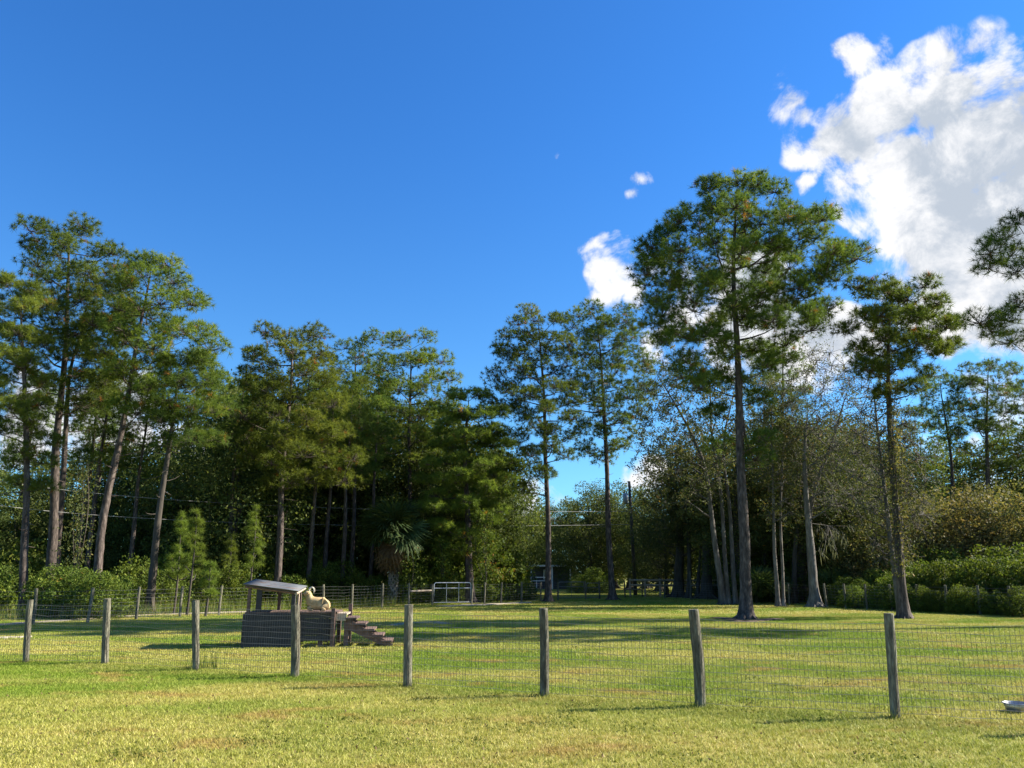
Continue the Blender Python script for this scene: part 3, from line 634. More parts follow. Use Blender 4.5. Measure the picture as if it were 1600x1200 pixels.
oaks = [proto_oak(101, 12, 5.0, 80, 280, .20), proto_oak(102, 12, 4.4, 70, 290, .19), proto_oak(103, 12, 5.4, 90, 270, .20)]
bpines = [proto_pine(111, 18, 2.9, 46), proto_pine(112, 18, 2.4, 36, .55), proto_pine(113, 18, 3.2, 52, .38)]
R_ = random.Random(77)
def wood(px, Y, H, kind, label, group, name='broadleaf_tree'):
    pr = (oaks if kind == 'oak' else bpines)[R_.randrange(3)]
    return place(pr, name if kind == 'oak' else 'pine_tree', GY(px, Y), label, 'tree', group, H / (12 if kind == 'oak' else 18), R_.uniform(0, 6.28))
LBL_O = 'dark evergreen broadleaf tree filling the shaded wood behind the goat shelter'
LBL_P = 'slim pine standing deep in the wood among darker broadleaf trees'
for px, Y, H in [(-60, 46, 9), (10, 55, 10.5), (75, 50, 9.5), (140, 57, 11), (205, 60, 11.5), (265, 52, 11), (320, 56, 13), (350, 47, 10), (385, 62, 15), (430, 60, 14), (480, 55, 12), (520, 60, 13), (575, 64, 14),
                 (630, 62, 12.5), (690, 60, 12), (740, 66, 12), (395, 56, 10), (545, 57, 9), (660, 57, 9.5), (230, 50, 7.5), (770, 58, 8.5), (715, 56, 8)]:
    wood(px, Y, H * (1.22 if px > 290 else 1.0), 'oak', LBL_O, 'broadleaf trees of the left wood')
for px, Y, H in [(130, 52, 14), (170, 62, 13), (12, 50, 15), (378, 60, 17), (500, 57, 15), (535, 56, 16), (590, 60, 17), (680, 62, 16), (330, 58, 16), (770, 62, 14), (470, 66, 19)]:
    wood(px, Y, H, 'pine', LBL_P, 'slim pines of the left wood')
for k, (px, Y, H) in enumerate([(478, 47, 13), (503, 49, 13.5), (534, 48, 13), (546, 50, 14), (577, 51, 13), (130, 42, 12.5), (112, 44, 13), (198, 43, 12), (352, 46, 13)]):
    place(bpines[1], 'pine_tree', GY(px, Y), 'thin bare-trunked pine at the front of the wood with tufts only high up', 'tree', 'thin bare-trunked pines at the wood edge', H / 18, R_.uniform(0, 6), szc=1.05)
LBL_C = 'spreading dark live oak far behind the gates and utility pole'
for px, Y, H in [(785, 102, 10), (850, 106, 11.5), (922, 88, 11.5), (940, 92, 12), (985, 88, 12), (1030, 80, 11), (1075, 84, 11.5), (1120, 76, 11), (890, 106, 11.5), (960, 100, 12), (820, 102, 10), (1010, 98, 12)]:
    wood(px, Y, H, 'oak', LBL_C, 'live oaks behind the gates')
LBL_R = 'dark broadleaf tree in the thicket behind the sparse grey hardwoods'
for px, Y, H in [(1150, 66, 10), (1195, 60, 9), (1245, 62, 10), (1290, 58, 9.5), (1335, 60, 10), (1380, 56, 8.5), (1170, 54, 6), (1260, 52, 6.5), (1320, 50, 6.5), (1430, 66, 9.5), (1500, 70, 10), (1570, 68, 10), (1640, 62, 10), (1700, 58, 10)]:
    wood(px, Y, H * 1.38, 'oak', LBL_R, 'broadleaf trees of the right thicket')
thick = [proto_oak(104, 12, 3.6, 60, 210, .17, 'sparse', .3, 1.1), proto_oak(105, 12, 3.2, 50, 220, .17, 'sparse', .35, 1.1)]
for k, (px, Y, H) in enumerate([(1060, 60, 12.5), (1105, 56, 13), (1165, 52, 12), (1215, 56, 13.5), (1255, 50, 11.5), (1300, 54, 13), (1335, 50, 12), (1370, 54, 12.5)]):
    place(thick[k % 2], 'broadleaf_tree', GY(px, Y), 'thin-leaved russet and olive tree crowding behind the sparse hardwoods', 'tree', 'russet trees of the right thicket', H / 12, R_.uniform(0, 6))
willow = [proto_bush(121, 6, 2.3, 60, 120, .17, 'brown', .75), proto_bush(122, 6, 2.0, 50, 130, .17, 'brown', .75)]
for k, (px, Y, H) in enumerate([(1420, 47, 5.5), (1455, 45, 6.2), (1495, 46, 6.4), (1535, 44, 6.6), (1570, 46, 7.0), (1605, 43, 6.6), (1650, 43, 6.5), (1385, 49, 5.5), (1345, 47, 5), (1475, 50, 7), (1550, 51, 7.6)]):
    place(willow[k % 2], 'willow_shrub', GY(px, Y), 'tall twiggy shrub with golden-brown autumn leaves behind the green hedge', 'shrub', 'brown willow shrubs behind the hedge', H / 6, R_.uniform(0, 6), 'stem')
hedge = [proto_bush(131, 2.4, 1.7, 60, 130, .13, 'shrub', .45), proto_bush(132, 2.4, 1.5, 55, 130, .13, 'shrub', .45)]
for k, (px, Y, H) in enumerate([(1325, 44, 1.5), (1350, 42, 1.4), (1375, 43, 1.9), (1400, 41, 1.7), (1432, 40, 2.3), (1462, 39, 2.1), (1490, 38.5, 2.3), (1520, 37.5, 2.2), (1552, 37, 2.4), (1585, 36, 2.3), (1620, 35, 2.4), (1660, 34, 2.4), (1450, 43, 3.0), (1505, 42, 2.8), (1560, 40.5, 3.0), (1610, 39, 3.0), (1300, 46, 1.5)]):
    place(hedge[k % 2], 'hedge_shrub', GY(px, Y), 'leafy green shrub of the overgrown hedge along the side fence', 'shrub', 'green shrubs along the right fence', H / 2.4, R_.uniform(0, 6), 'stem')
for k, px in enumerate((1335, 1372, 1412, 1448, 1470, 1505, 1528, 1560, 1600)):
    place(hedge[k % 2], 'hedge_shrub', GY(px, np.interp(px, (1322, 1395, 1480, 1583, 1645), (41.3, 38.9, 36.2, 33.2, 31.2)) + .1), 'low straggling green shrub grown through the wires of the side fence', 'shrub', 'low shrubs in the right fence', (.46, .40, .5)[k % 3], R_.uniform(0, 6), 'stem')
bushL = [proto_bush(141, 2.4, 1.6, 60, 150, .12, 'vine', .42), proto_bush(142, 2.4, 1.8, 70, 140, .12, 'shrub', .42)]
place(bushL[0], 'round_bush', GY(115, 32.5), 'rounded bright yellow-green bush under the left pines', 'shrub', None, .78, .4, 'stem')
place(bushL[1], 'round_bush', GY(152, 31.5), 'lower bushy shrub leaning over the left fence beside the yellow-green bush', 'shrub', None, .75, 2.0, 'stem')
place(bushL[1], 'round_bush', GY(88, 33.5), 'taller leafy bush at the foot of the tallest left pine', 'shrub', None, .85, 3.0, 'stem')
for k, (px, Y, H) in enumerate([(10, 36, 2.0), (190, 35, 1.5), (250, 38, 1.9), (205, 39, 2.4), (320, 40, 1.8), (360, 41, 2.1), (455, 44, 1.6), (500, 46, 2.0), (530, 48, 2.4), (560, 47, 1.7), (-40, 34, 2.2), (275, 43, 3.0), (400, 45, 2.6), (40, 40, 3.2), (480, 50, 3.2)]):
    place(hedge[k % 2], 'undergrowth_shrub', GY(px, Y), 'leafy undergrowth shrub between the left fence and the wood', 'shrub', 'undergrowth shrubs along the left fence', H / 2.4, R_.uniform(0, 6), 'stem')
for k, (px, Y, H) in enumerate([(585, 47, 1.6), (640, 48.5, 2.3), (672, 50, 1.7), (700, 49, 1.6), (725, 50, 1.7), (752, 51, 1.6), (778, 52, 1.6), (800, 53, 1.8), (822, 54, 1.4), (690, 52, 4.2), (755, 53, 4.6)]):
    place(bushL[k % 2], 'vine_mound', GY(px, Y), 'mound of climbing vines heaped behind the tube gate', 'shrub', 'vine mounds behind the gate', H / 2.4, R_.uniform(0, 6), 'stem')
for px, Y, H in [(905, 74, 1.6), (930, 72, 2.2), (1110, 62, 2.2), (1180, 50, 2.0), (1230, 50, 2.0)]:
    place(hedge[0], 'undergrowth_shrub', GY(px, Y), 'low shaded shrub under the trees behind the back fence', 'shrub', 'shrubs behind the back fence', H / 2.4, R_.uniform(0, 6), 'stem')
# the far forest closing the view
rng = np.random.default_rng(5)
K = 900; ang = rng.uniform(math.radians(-60), math.radians(60), K); dist = rng.uniform(112, 135, K)
cl = np.stack([np.sin(ang) * dist, np.cos(ang) * dist, rng.uniform(.5, 9.5, K)], 1)
V, F, ti = leaves(rng, cl, 2.4, 70, .75, .8, .2)
tag(link('far_forest', mk_mesh('far_forest', V, F, M['oak'], ti)), 'dark far-off forest closing the view behind all the trees', 'forest', kind='stuff')

# young pines
def sapling(label, px, Y, H, seed, group='young pines in front of the wood'):
    rng = np.random.default_rng(seed); base = GY(px, Y); root = empty('young_pine', base, label, 'tree', group); Q = Quads()
    c, r = trunk_path(rng, [(0, 0, 0), (.05, 0, H * .5), (0, 0, H)], .045, .008, flare=1.1, Q=Q, sides=6)
    cl = []
    for z in np.arange(H * .38, H, .36):
        k = 3 if z < H * .9 else 1; rr = (H - z) * .15 + .06
        for a in rng.uniform(0, 6.28, k): cl.append((math.cos(a) * rr, math.sin(a) * rr, z + .1))
    cl = np.array(cl); grow(Q, rng, c, r, cl, H * .25, sides=4)
    V, F, ti = needles(rng, cl, .20, 5, 24, .26, .013)
    link('trunk', Q.mesh('trunk', M['bark_dark'], True), root); link('crown', mk_mesh('crown', V, F, M['young'], ti), root)
sapling('tallest bright green young pine sapling in front of the dark wood', 292, 34, 4.3, 201)
sapling('slightly shorter young pine sapling beside the tallest sapling', 271, 35, 4.2, 202)
sapling('full bushy young pine sapling left of the pine behind the goat shelter', 388, 40, 5.2, 203)
sapling('small knee-low pine seedling near the young saplings', 321, 33, 2.2, 204)
sapling('young pine sapling deep under the left wood edge', 352, 42, 3.6, 205)

# palm
def frond_mesh(rng, n=26, L=1.0, mat=None, droop=.25):
    V = []; F = []; q = Quads()
    q.tube(bezier(np.zeros(3), np.array((.45, 0, .1)), np.array((.9, 0, .05)), 5), (.02, .018, .015, .012, .01), 4)
    pv = np.vstack(q.V); V = [pv]; F = [np.vstack(q.F)]; k = len(pv)
    for i_ in range(n):
        a = (i_ / (n - 1) - .5) * 4.2; ln = L * (1 - .12 * abs(a)) * rng.uniform(.9, 1.1); o = np.array((.9, 0, .05)); d = np.array((math.cos(a), math.sin(a), .12 * rng.normal()))
        s = np.array((-math.sin(a), math.cos(a), .3)) * .035 * L
        m_ = o + d * ln * .6; e = o + d * ln + np.array((0, 0, -droop * ln))
        V.append(np.array((o, m_ - s, e, m_ + s))); F.append(np.array(((k, k + 1, k + 2, k + 3),))); k += 4
    V = np.vstack(V); F = np.vstack(F); return mk_mesh('frond', V, F, mat, rng.uniform(0, 1, len(F)))
def palm(label, px, Y, trunk_h, nf, L, seed, dead=8, group=None, name='cabbage_palm', cat='palm', upright=.2):
    rng = np.random.default_rng(seed); base = GY(px, Y); root = empty(name, base, label, cat, group)
    if trunk_h > .5:
        Q = Quads(); s = np.linspace(0, trunk_h, 14); Q.tube(np.c_[.06 * np.sin(s), 0 * s, s], .20 + .02 * np.sin(s * 9), 10)
        link('trunk', Q.mesh('trunk', M['bark_dark'], True), root)
        Q = Quads()
        for z in np.arange(.2, trunk_h - .1, .17):
            for k in range(6):
                a = k * 1.047 + (z / .17 % 2) * .52; d = np.array((math.cos(a), math.sin(a), 0)); tng = np.array((-math.sin(a), math.cos(a), 0))
                o = np.array((.06 * math.sin(z), 0, z)) + d * .19
                for sg in (-1, 1): Q.tube(np.array((o + tng * sg * .10, o + d * .06 + tng * sg * .03 + (0, 0, .16), o + d * .13 + (0, 0, .30))), (.05, .04, .018), 4)
        link('leaf_base', Q.mesh('leaf_base', M['palm_trunk']), root)
    fm = [frond_mesh(rng, 26, L, M['palm']) for _ in range(3)]; dm = frond_mesh(rng, 20, L * .9, M['palm_dead'], .7) if dead else None
    for k in range(nf):
        o = link('frond', fm[k % 3], root, (0.06 * math.sin(trunk_h), 0, trunk_h)); el = rng.uniform(-35, 80) if trunk_h > .5 else rng.uniform(15, 80)
        o.rotation_euler = (rng.normal(0, .35), -math.radians(el), k * 2.399); o.scale = (1, 1, 1)
    for k in range(dead):
        o = link('dead_frond', dm, root, (0, 0, trunk_h - .15)); o.rotation_euler = (0, math.radians(rng.uniform(45, 80)), k * 2.399)
palm('cabbage palm with criss-cross pale trunk and drooping dead fronds behind the back fence', 612, 47.0, 4.1, 54, 1.5, 301, 26)
for k, (px, Y, s) in enumerate([(1190, 46, 1.0), (1180, 47.5, 1.1), (1205, 48, .9), (1300, 46, 1.0)]):
    palm('dark fan-leaved palmetto clump under the sparse hardwoods', px, Y, .4, 22, s, 310 + k, 0, 'palmettos under the hardwoods', 'palmetto', 'palm', )
# hanging moss
def moss(label, px, py, Y, w, n, seed):
    rng = np.random.default_rng(seed); c = P(px, py, Y); Q = Quads()
    o = empty('hanging_moss', c, label, 'moss', None)
    kc = rng.normal(0, w, (22, 3)); p = kc[rng.integers(0, 22, n)] + rng.normal(0, .09, (n, 3)); ln = rng.uniform(.12, .6, n)
    V = []; 
    for a, l_ in zip(p, ln):
        d = rng.normal(0, .05, 3); s = np.array((.014, rng.normal(0, .01), 0)); m_ = a + d + (0, 0, -l_ * .5); e = a + d * 2 + (0, 0, -l_)
        V.append((a, m_ - s, e, m_ + s))
    V = np.array(V).reshape(-1, 3); link('strands', mk_mesh('strands', V, np.arange(len(V)).reshape(-1, 4), M['moss'], rng.random(n)), o)
    twg = Quads()
    for q_ in kc: twg.tube(np.array((q_, q_ * .5 + (0, .1, .25), (0, .3, .5))), .012, 4)
    link('twig', twg.mesh('twig', M['bark_grey']), o)
moss('pale grey moss strands hanging behind the swollen grey trunk', 1298, 835, 43.5, .6, 150, 401)

# vines climbing trunks
def vine(label, px0, py0, px1, py1, Y, w, n, seed, mat='vine', name='climbing_vine'):
    rng = np.random.default_rng(seed); a = P(px0, py0, Y); b = P(px1, py1, Y); o = empty(name, (a[0], a[1], 0 if py0 > 895 else a[2]), label, 'vine'); og = np.array(o.location)
    f = rng.random(n) ** .9; p = a + (b - a) * f[:, None] - og; p += rng.normal(0, w, (n, 3)) * (1, 1, .5) * (1.1 - f[:, None] * .5)
    V, F, ti = leaves(rng, p, .22, 6, .12, .8, .2); link('foliage', mk_mesh('foliage', V, F, M[mat], ti), o)
    Q = Quads()
    for k in range(5):
        m_ = (a + b) / 2 - og + rng.normal(0, w, 3); Q.tube(bezier(a - og, m_, b - og + rng.normal(0, w * .6, 3), 14), np.linspace(.022, .008, 14), 4)
    link('stem', Q.mesh('stem', M['bark_dark'], True), o)
vine('leafy vine sheathing the stem of the vine-wrapped pine', 1410, 905, 1392, 600, 31.2, .16, 260, 411, 'brown')
vine('tangled curtain of vines hanging between the left pines', 118, 900, 130, 720, 37.0, .45, 300, 412, 'sparse')
vine('yellowing vine curtain falling from the drooping pine', 760, 915, 755, 800, 47.5, .45, 420, 413)
vine('bright green vine column right of the palm', 692, 905, 690, 840, 47.8, .3, 260, 414)
vine('sunlit vine at the foot of the palm', 640, 925, 645, 860, 46.5, .45, 260, 415)

# ---------------------------------------------------------------- fences
def post_mesh(seed, h, r, sides=10, lean=0.0):
    rng = np.random.default_rng(seed); Q = Quads(); z = np.array((-.1, 0, .12, .35, .6, .85, h - .02, h)); ph = rng.uniform(0, 6)
    c = np.c_[.014 * np.sin(z * 3 + ph), .014 * np.cos(z * 2.3 + ph), z]; rr = np.full(len(z), r) * (1 + rng.normal(0, .02, len(z))); rr[-1] *= .93
    rr[0] *= 1.08; Q.tube(c, rr, sides, .03, rng, cap=True); me = Q.mesh('fence_post', M['post'], False)
    return me
pm_near = [post_mesh(500 + k, 1.24, (.066, .072, .060, .068, .063, .074, .069)[k], 14) for k in range(7)]
def wire_panel(name, a, b, ha, hb, root, hz, vstep, r, seed, za=0.03):
    """woven wire between posts a and b: horizontals at heights hz, verticals each vstep metres"""
    rng = np.random.default_rng(seed); a = np.array(a, float); b = np.array(b, float); Ld = np.linalg.norm(b - a); d = (b - a) / Ld; Q = Quads()
    nrm = np.array((-d[1], d[0], 0)); bow = rng.normal(0, .02); m = 7; s = np.linspace(0, 1, m)
    def pt(f, h): return a + d * Ld * f + nrm * bow * 4 * f * (1 - f) + np.array((0, 0, h - .02 * 4 * f * (1 - f) * (h / 1.1)))
    for h in hz:
        jj = rng.normal(0, .008, m); Q.tube(np.array([pt(f, h + j) for f, j in zip(s, jj)]), r, 3)
    if vstep:
        n = int(Ld / vstep)
        for k in range(n):
            f = (k + .5) / n; g = f + rng.normal(0, .0022, 3); Q.tube(np.array((pt(g[0], hz[0]), pt(g[1], (hz[0] + hz[-1]) / 2), pt(g[2], hz[-1]))), r * .85, 3)
    V = np.vstack(Q.V) - np.array(root.location); me = mk_mesh('wire_panel', V, np.vstack(Q.F), M['wire'])
    return link(name, me, root)
NEAR = [(-215, 1031, -205, 934), (-90, 1032, -82, 935), (40, 1035, 48, 937), (165, 1037, 168, 935), (305, 1047, 307, 938), (460, 1058, 462, 945), (638, 1073, 638, 945), (852, 1088, 848, 950), (1094, 1105, 1084, 952), (1402, 1122, 1386, 958), (1775, 1143, 1740, 968)]
nf = empty('wire_fence', G(638, 1073), 'woven wire fence on round weathered posts crossing the lawn in front of the goat shelter', 'fence')
bases = []
for k, (bx, by, tx, ty) in enumerate(NEAR):
    b = G(bx, by); tp_ = P(tx, ty, b[1]); bases.append(b)
    o = link('fence_post', pm_near[k % 7], nf, Vector(b) - nf.location)
    v = Vector(tp_ - b); v.y = R_.uniform(-.03, .03); o.rotation_euler = v.to_track_quat('Z', 'Y').to_euler(); o.scale = (1, 1, v.length / 1.24 if by < 1130 else 1)
for k in range(len(bases) - 1):
    d_ = unit(bases[k + 1] - bases[k]); off_ = np.array((d_[1], -d_[0], 0)) * -.07
    wire_panel('wire_panel', bases[k] + off_, bases[k + 1] + off_, 1, 1, nf, np.linspace(.04, 1.10, 12), .052, .0030, 600 + k)
# far fence of the paddock
pm_far = [post_mesh(520 + k, 1.22, .055, 8) for k in range(3)]
def fence_run(label, pts, heights=None, hz=np.linspace(.1, 1.12, 8), vstep=.30, r=.0045, skip=(), name='wire_fence'):
    root = empty(name, G(*pts[0][:2]), label, 'fence'); bs = [G(*p[:2]) for p in pts]
    for k, b in enumerate(bs):
        h = pts[k][2] if len(pts[k]) > 2 else 1.22
        o = link('fence_post', pm_far[k % 3], root, Vector(b) - root.location); o.scale = (1, 1, h / 1.22); o.rotation_euler = (R_.gauss(0, .02), R_.gauss(0, .025), R_.uniform(0, 6))
    for k in range(len(bs) - 1):
        if k in skip: continue
        wire_panel('wire_panel', bs[k], bs[k + 1], 1, 1, root, hz, vstep, r, 700 + k)
    return root
fL = fence_run('strand wire fence on slim posts running along the edge of the left wood', [(-130, 985), (-40, 980), (51, 976), (137, 974), (213, 968.5), (281, 964.5), (342, 962), (400, 959), (456, 957), (505, 955), (549, 953), (596, 949.5), (638, 947), (675, 945.5, 1.15)])
fB = fence_run('wire fence on dark posts across the back of the paddock between the tube gates', [(737, 944.5, 1.5), (757, 944), (783, 943.5), (815, 941.5), (845, 939.5), (872, 938, 1.2)])
fC = fence_run('wire fence behind the tall pines at the back of the paddock', [(937, 936.5, 1.25), (977, 934), (1004, 933), (1039, 935, 1.35), (1080, 937.5, 1.9), (1130, 940), (1182, 943), (1234, 945.5), (1291, 948.5)])
fR = fence_run('overgrown wire fence in front of the hedge on the right', [(1292, 949), (1322, 951), (1355, 952.5), (1395, 954), (1435, 955.5), (1480, 958), (1533, 961), (1583, 964), (1645, 968), (1720, 973)])
Q = Quads(); a = G(640, 947) ; b = G(674, 945.5); Q.tube(np.array((a + (0, 0, .78), b + (0, 0, .80))) - np.array(fL.location), .05, 8, cap=True); link('brace_rail', Q.mesh('brace_rail', M['wood_pale']), fL)
Q = Quads(); a = G(1004, 933); b = G(977, 934); Q.tube(np.array((a + (0, 0, .55), b + (0, 0, .6))) - np.array(fC.location), .05, 8, cap=True); link('brace_rail', Q.mesh('brace_rail', M['wood_pale']), fC)

def tube_gate(label, a, b, h, z0=.12, nbar=2, mesh=True, mat='gate'):
    root = empty('tube_gate', a, label, 'gate', 'tube gates'); b = np.array(b) - np.array(a); Ld = np.linalg.norm(b[:2]); d = b / Ld; up = np.array((0, 0, 1.0)); rc = .14
    Q = Quads(); o = d * .06; e = d * (Ld - .06)
    arc = lambda c, a0, a1: [c + d * rc * math.cos(t_) + up * rc * math.sin(t_) for t_ in np.linspace(a0, a1, 5)]
    pts = [o + up * z0] + arc(o + d * rc + up * (h - rc), math.pi, math.pi / 2) + arc(e - d * rc + up * (h - rc), math.pi / 2, 0) + [e + up * z0]
    Q.tube(np.array(pts), .026, 6); link('gate_frame', Q.mesh('gate_frame', M[mat], True), root)
    for z in (z0 + .02, h - .30):
        Q = Quads(); Q.tube(np.array((o + up * z, e + up * z)), .022, 6); link('rail', Q.mesh('rail', M[mat], True), root)
    for k in range(nbar):
        f = (k + 1) / (nbar + 1); Q = Quads(); c = o + (e - o) * f; Q.tube(np.array((c + up * z0, c + up * h)), .018, 6); link('upright', Q.mesh('upright', M[mat], True), root)
    if mesh:
        Q = Quads()
        for z in np.linspace(z0, h - .05, 10): Q.tube(np.array((o + up * z, e + up * z)), .0035, 3)
        for f in np.linspace(0, 1, int(Ld / .12)): c = o + (e - o) * f; Q.tube(np.array((c + up * z0, c + up * (h - .3))), .003, 3)
        link('wire_panel', Q.mesh('wire_panel', M['wire']), root)
tube_gate('wide galvanised tube gate in front of the vine mounds', G(676, 945.5), G(737, 944.5), 1.22)
tube_gate('grey tube gate with rounded top corner behind the slender pine', G(872, 938), G(914, 937), 1.18, nbar=1, mat='wire')
tube_gate('narrow square tube gate beside the grey rounded gate', G(916, 937), G(937, 936.5), 1.1, nbar=0, mat='wire')
Q = Quads(); pg = link('fence_post', pm_far[0], None, G(915, 937)); tag(pg, 'wooden gate post between the two small tube gates', 'post')

# white rail fence beyond
rf = empty('rail_fence', GY(985, 61.5), 'pale two-rail wooden fence beyond the back fence', 'fence'); a = GY(985, 61.5); b = GY(1128, 60)
n = 7
for k in range(n):
    p_ = a + (b - a) * k / (n - 1); Q = Quads(); q = p_ - a; Q.box(q[0] - .06, q[0] + .06, q[1] - .06, q[1] + .06, 0, 1.36); link('fence_post', Q.mesh('fence_post', M['wood_pale']), rf)
    if k < n - 1:
        e = (b - a) * (k + 1) / (n - 1)
        for z in (1.24, .88):
            Q = Quads(); Q.tube(np.array((q + (0, -.09, z), e + (0, -.09, z))), .065, 4, cap=True); link('rail', Q.mesh('rail', M['wood_pale']), rf)

# ---------------------------------------------------------------- goat shelter: deck on skirted frame, tin roof, stairs
DZ = .80; gl = G(377, 1013); gs = empty('goat_shelter', gl, 'low weathered goat shelter with corrugated tin roof, boarded sides and steps', 'shelter', rz=math.radians(6))
def part(name, mat, parent=gs, **k):
    def f(*boxes):
        Q = Quads()
        for b_ in boxes: Q.box(*b_)
        return link(name, Q.mesh(name, M[mat]), parent)
    return f
LEN1, LEN2, DEP = 1.25, 2.13, 1.25
r2 = random.Random(9)
zz = 0.02
for k in range(6):                     # front boards of the left box
    h = .124; part('board', 'wood_grey')((.0 + r2.uniform(0, .015), LEN1 + r2.uniform(-.02, .0), -.03 - r2.uniform(0, .002), .0, zz, zz + h)); zz += h + .004
zz = .15
for k in range(5):                     # front boards right of it, stopping short of the ground
    h = .124; part('board', 'wood_grey')((LEN1 + .02, LEN2 - r2.uniform(0, .02), .04 - r2.uniform(0, .002), .07, zz, zz + h)); zz += h + .004
zz = .02
for k in range(6):                     # left end and back
    h = .118; part('board', 'wood_grey')((-.03, -.002, .01, DEP, zz, zz + h)); part('board', 'wood_grey')((.0, LEN1, DEP, DEP + .03, zz, zz + h)); zz += h + .010
for x in np.arange(0.02, LEN2 - .06, .145):   # deck boards
    part('deck_board', 'wood_brown')((x, x + .138, -.02, DEP + .02, DZ - .02 + r2.uniform(0, .004), DZ + .015 + r2.uniform(0, .005)))
part('deck_joist', 'wood_brown')((.01, LEN2, .08, .12, DZ - .14, DZ - .022)); part('deck_joist', 'wood_brown')((.01, LEN2, DEP - .1, DEP - .06, DZ - .14, DZ - .022))
for x, y in ((LEN1 + .5, .10), (LEN2 - .07, .0), (LEN2 - .07, DEP - .1), (LEN1 + .5, DEP - .1)): part('leg', 'wood_brown')((x, x + .10, y, y + .10, 0, DZ - .022))
zl, zr = 1.45, 1.27
rz = lambda x, y=0.0: zl + (zr - zl) * (x / 1.38) + .075 * y
for x, y, w, mt in ((.05, .0, .07, 'wood_brown'), (.26, .0, .12, 'wood_grey'), (1.08, .0, .09, 'wood_grey'), (.05, DEP - .1, .07, 'wood_brown'), (.55, DEP - .1, .07, 'wood_brown'), (1.05, DEP - .1, .08, 'wood_brown'), (1.11, DEP * .5, .05, 'wood_pale')):
    part('post', mt)((x, x + w, y, y + .08, DZ + .02, rz(x, y) - .05))
for y in (-.02, DEP * .5, DEP - .06):
    Q = Quads(); Q.tube(np.array(((-.02, y, rz(-.02, y) - .035), (1.17, y, rz(1.17, y) - .035))), .035, 4); link('rafter', Q.mesh('rafter', M['wood_brown']), gs)
Q = Quads(); Q.tube(np.array(((1.19, -.06, rz(1.19, -.06) - .05), (1.19, DEP + .02, rz(1.19, DEP) - .05))), .04, 4, cap=True); link('end_beam', Q.mesh('end_beam', M['wood_pale']), gs)
xs_ = np.linspace(-.06, 1.24, 5); ys_ = np.linspace(-.12, DEP + .10, 73); Vr = []; 
for yy in ys_:
    for x in xs_: Vr.append((x, yy, rz(x, yy) + .018 * math.sin(yy * 2 * math.pi / .15) + .012))
Fr = []
for i_ in range(72):
    for j in range(4): q = i_ * 5 + j; Fr.append((q, q + 1, q + 6, q + 5))
ro = link('roof', mk_mesh('roof', Vr, Fr, M['tin'], smooth=True), gs); sd = ro.modifiers.new('thick', 'SOLIDIFY'); sd.thickness = .004
# stairs
st_x, nst = LEN2 + .02, 5
part('landing', 'wood_pale')((st_x - .02, st_x + .26, .02, .95, DZ - .06, DZ - .02)); part('landing_fascia', 'wood_pale')((st_x, st_x + .25, -.0, .018, DZ - .19, DZ - .062))
for yy in (.06, .86):
    V = np.array([(st_x + .2, yy, DZ - .10), (st_x + .2, yy, DZ - .36), (st_x + 1.2, yy, -.0), (st_x + 1.38, yy, 0.0), (st_x + 1.38, yy, .06)]); V2 = V + (0, .04, 0)
    bm = bmesh.new(); a_ = [bm.verts.new(v) for v in V]; b_ = [bm.verts.new(v) for v in V2]; bm.faces.new(a_); bm.faces.new(b_[::-1])
    for k in range(5): bm.faces.new((a_[k], b_[k], b_[(k + 1) % 5], a_[(k + 1) % 5]))
    me = bpy.data.meshes.new('stringer'); bm.to_mesh(me); bm.free(); link('stringer', me, gs, mat=M['wood_brown'])
for k in range(nst):
    x = st_x + .24 + k * .215; z = DZ - .16 - k * .133
    part('tread', 'wood_brown')((x, x + .26, -.02, .98, z, z + .042)); part('riser_block', 'wood_brown')((x + .05, x + .12, .03, .09, z - .11, z - .002))
for x, y, z in ((st_x - .10, -.09, DZ + .10), (st_x + .20, .99, DZ + .16)): part('newel_post', 'wood_brown')((x, x + .09, y, y + .09, 0, z))
part('leg', 'wood_brown')((st_x + .20, st_x + .31, .10, .20, 0, DZ - .20))

# the goat lying on the deck
def skin_mesh(name, verts, edges, radii, root_i, mat, sub=2):
    me = bpy.data.meshes.new(name); me.from_pydata(verts, edges, []); o = bpy.data.objects.new(name, me); COL.objects.link(o)
    md = o.modifiers.new('skin', 'SKIN'); md.use_smooth_shade = True
    sv = me.skin_vertices[0].data
    for i_, r in enumerate(radii): sv[i_].radius = r if isinstance(r, tuple) else (r, r); sv[i_].use_root = (i_ == root_i)
    ss = o.modifiers.new('sub', 'SUBSURF'); ss.levels = sub; ss.render_levels = sub
    dg = bpy.context.evaluated_depsgraph_get(); nm = bpy.data.meshes.new_from_object(o.evaluated_get(dg)); bpy.data.objects.remove(o); nm.name = name
    nm.materials.clear(); nm.materials.append(mat)
    for p_ in nm.polygons: p_.use_smooth = True
    return nm
gx = GY(497, 19.75); gp = P(497, 957, 19.75)
wl = gs.matrix_world.copy() if False else None
goat = empty('goat', (gp[0], gp[1], DZ + .022), 'tan goat with curled pale horns lying on the deck of the shelter', 'goat', rz=math.radians(8)); goat.scale = (.84, .84, 1.0)
GVt = [(.24, 0, .14), (.12, 0, .165), (-.02, 0, .17), (-.16, 0, .17), (-.24, 0, .24), (-.285, -.01, .34), (-.30, -.02, .43), (-.345, -.05, .425), (-.40, -.09, .395), (-.43, -.11, .38),
       (.26, -.12, .12), (.10, -.17, .07), (.22, -.19, .03), (.10, -.20, .025), (-.18, -.10, .10), (-.30, -.12, .06), (-.20, -.16, .03), (-.12, -.17, .022),
       (.26, .12, .12), (.12, .16, .06), (.22, .18, .03), (-.18, .10, .10), (-.30, .12, .06), (-.20, .14, .03), (.30, 0, .20), (.335, 0, .15)]
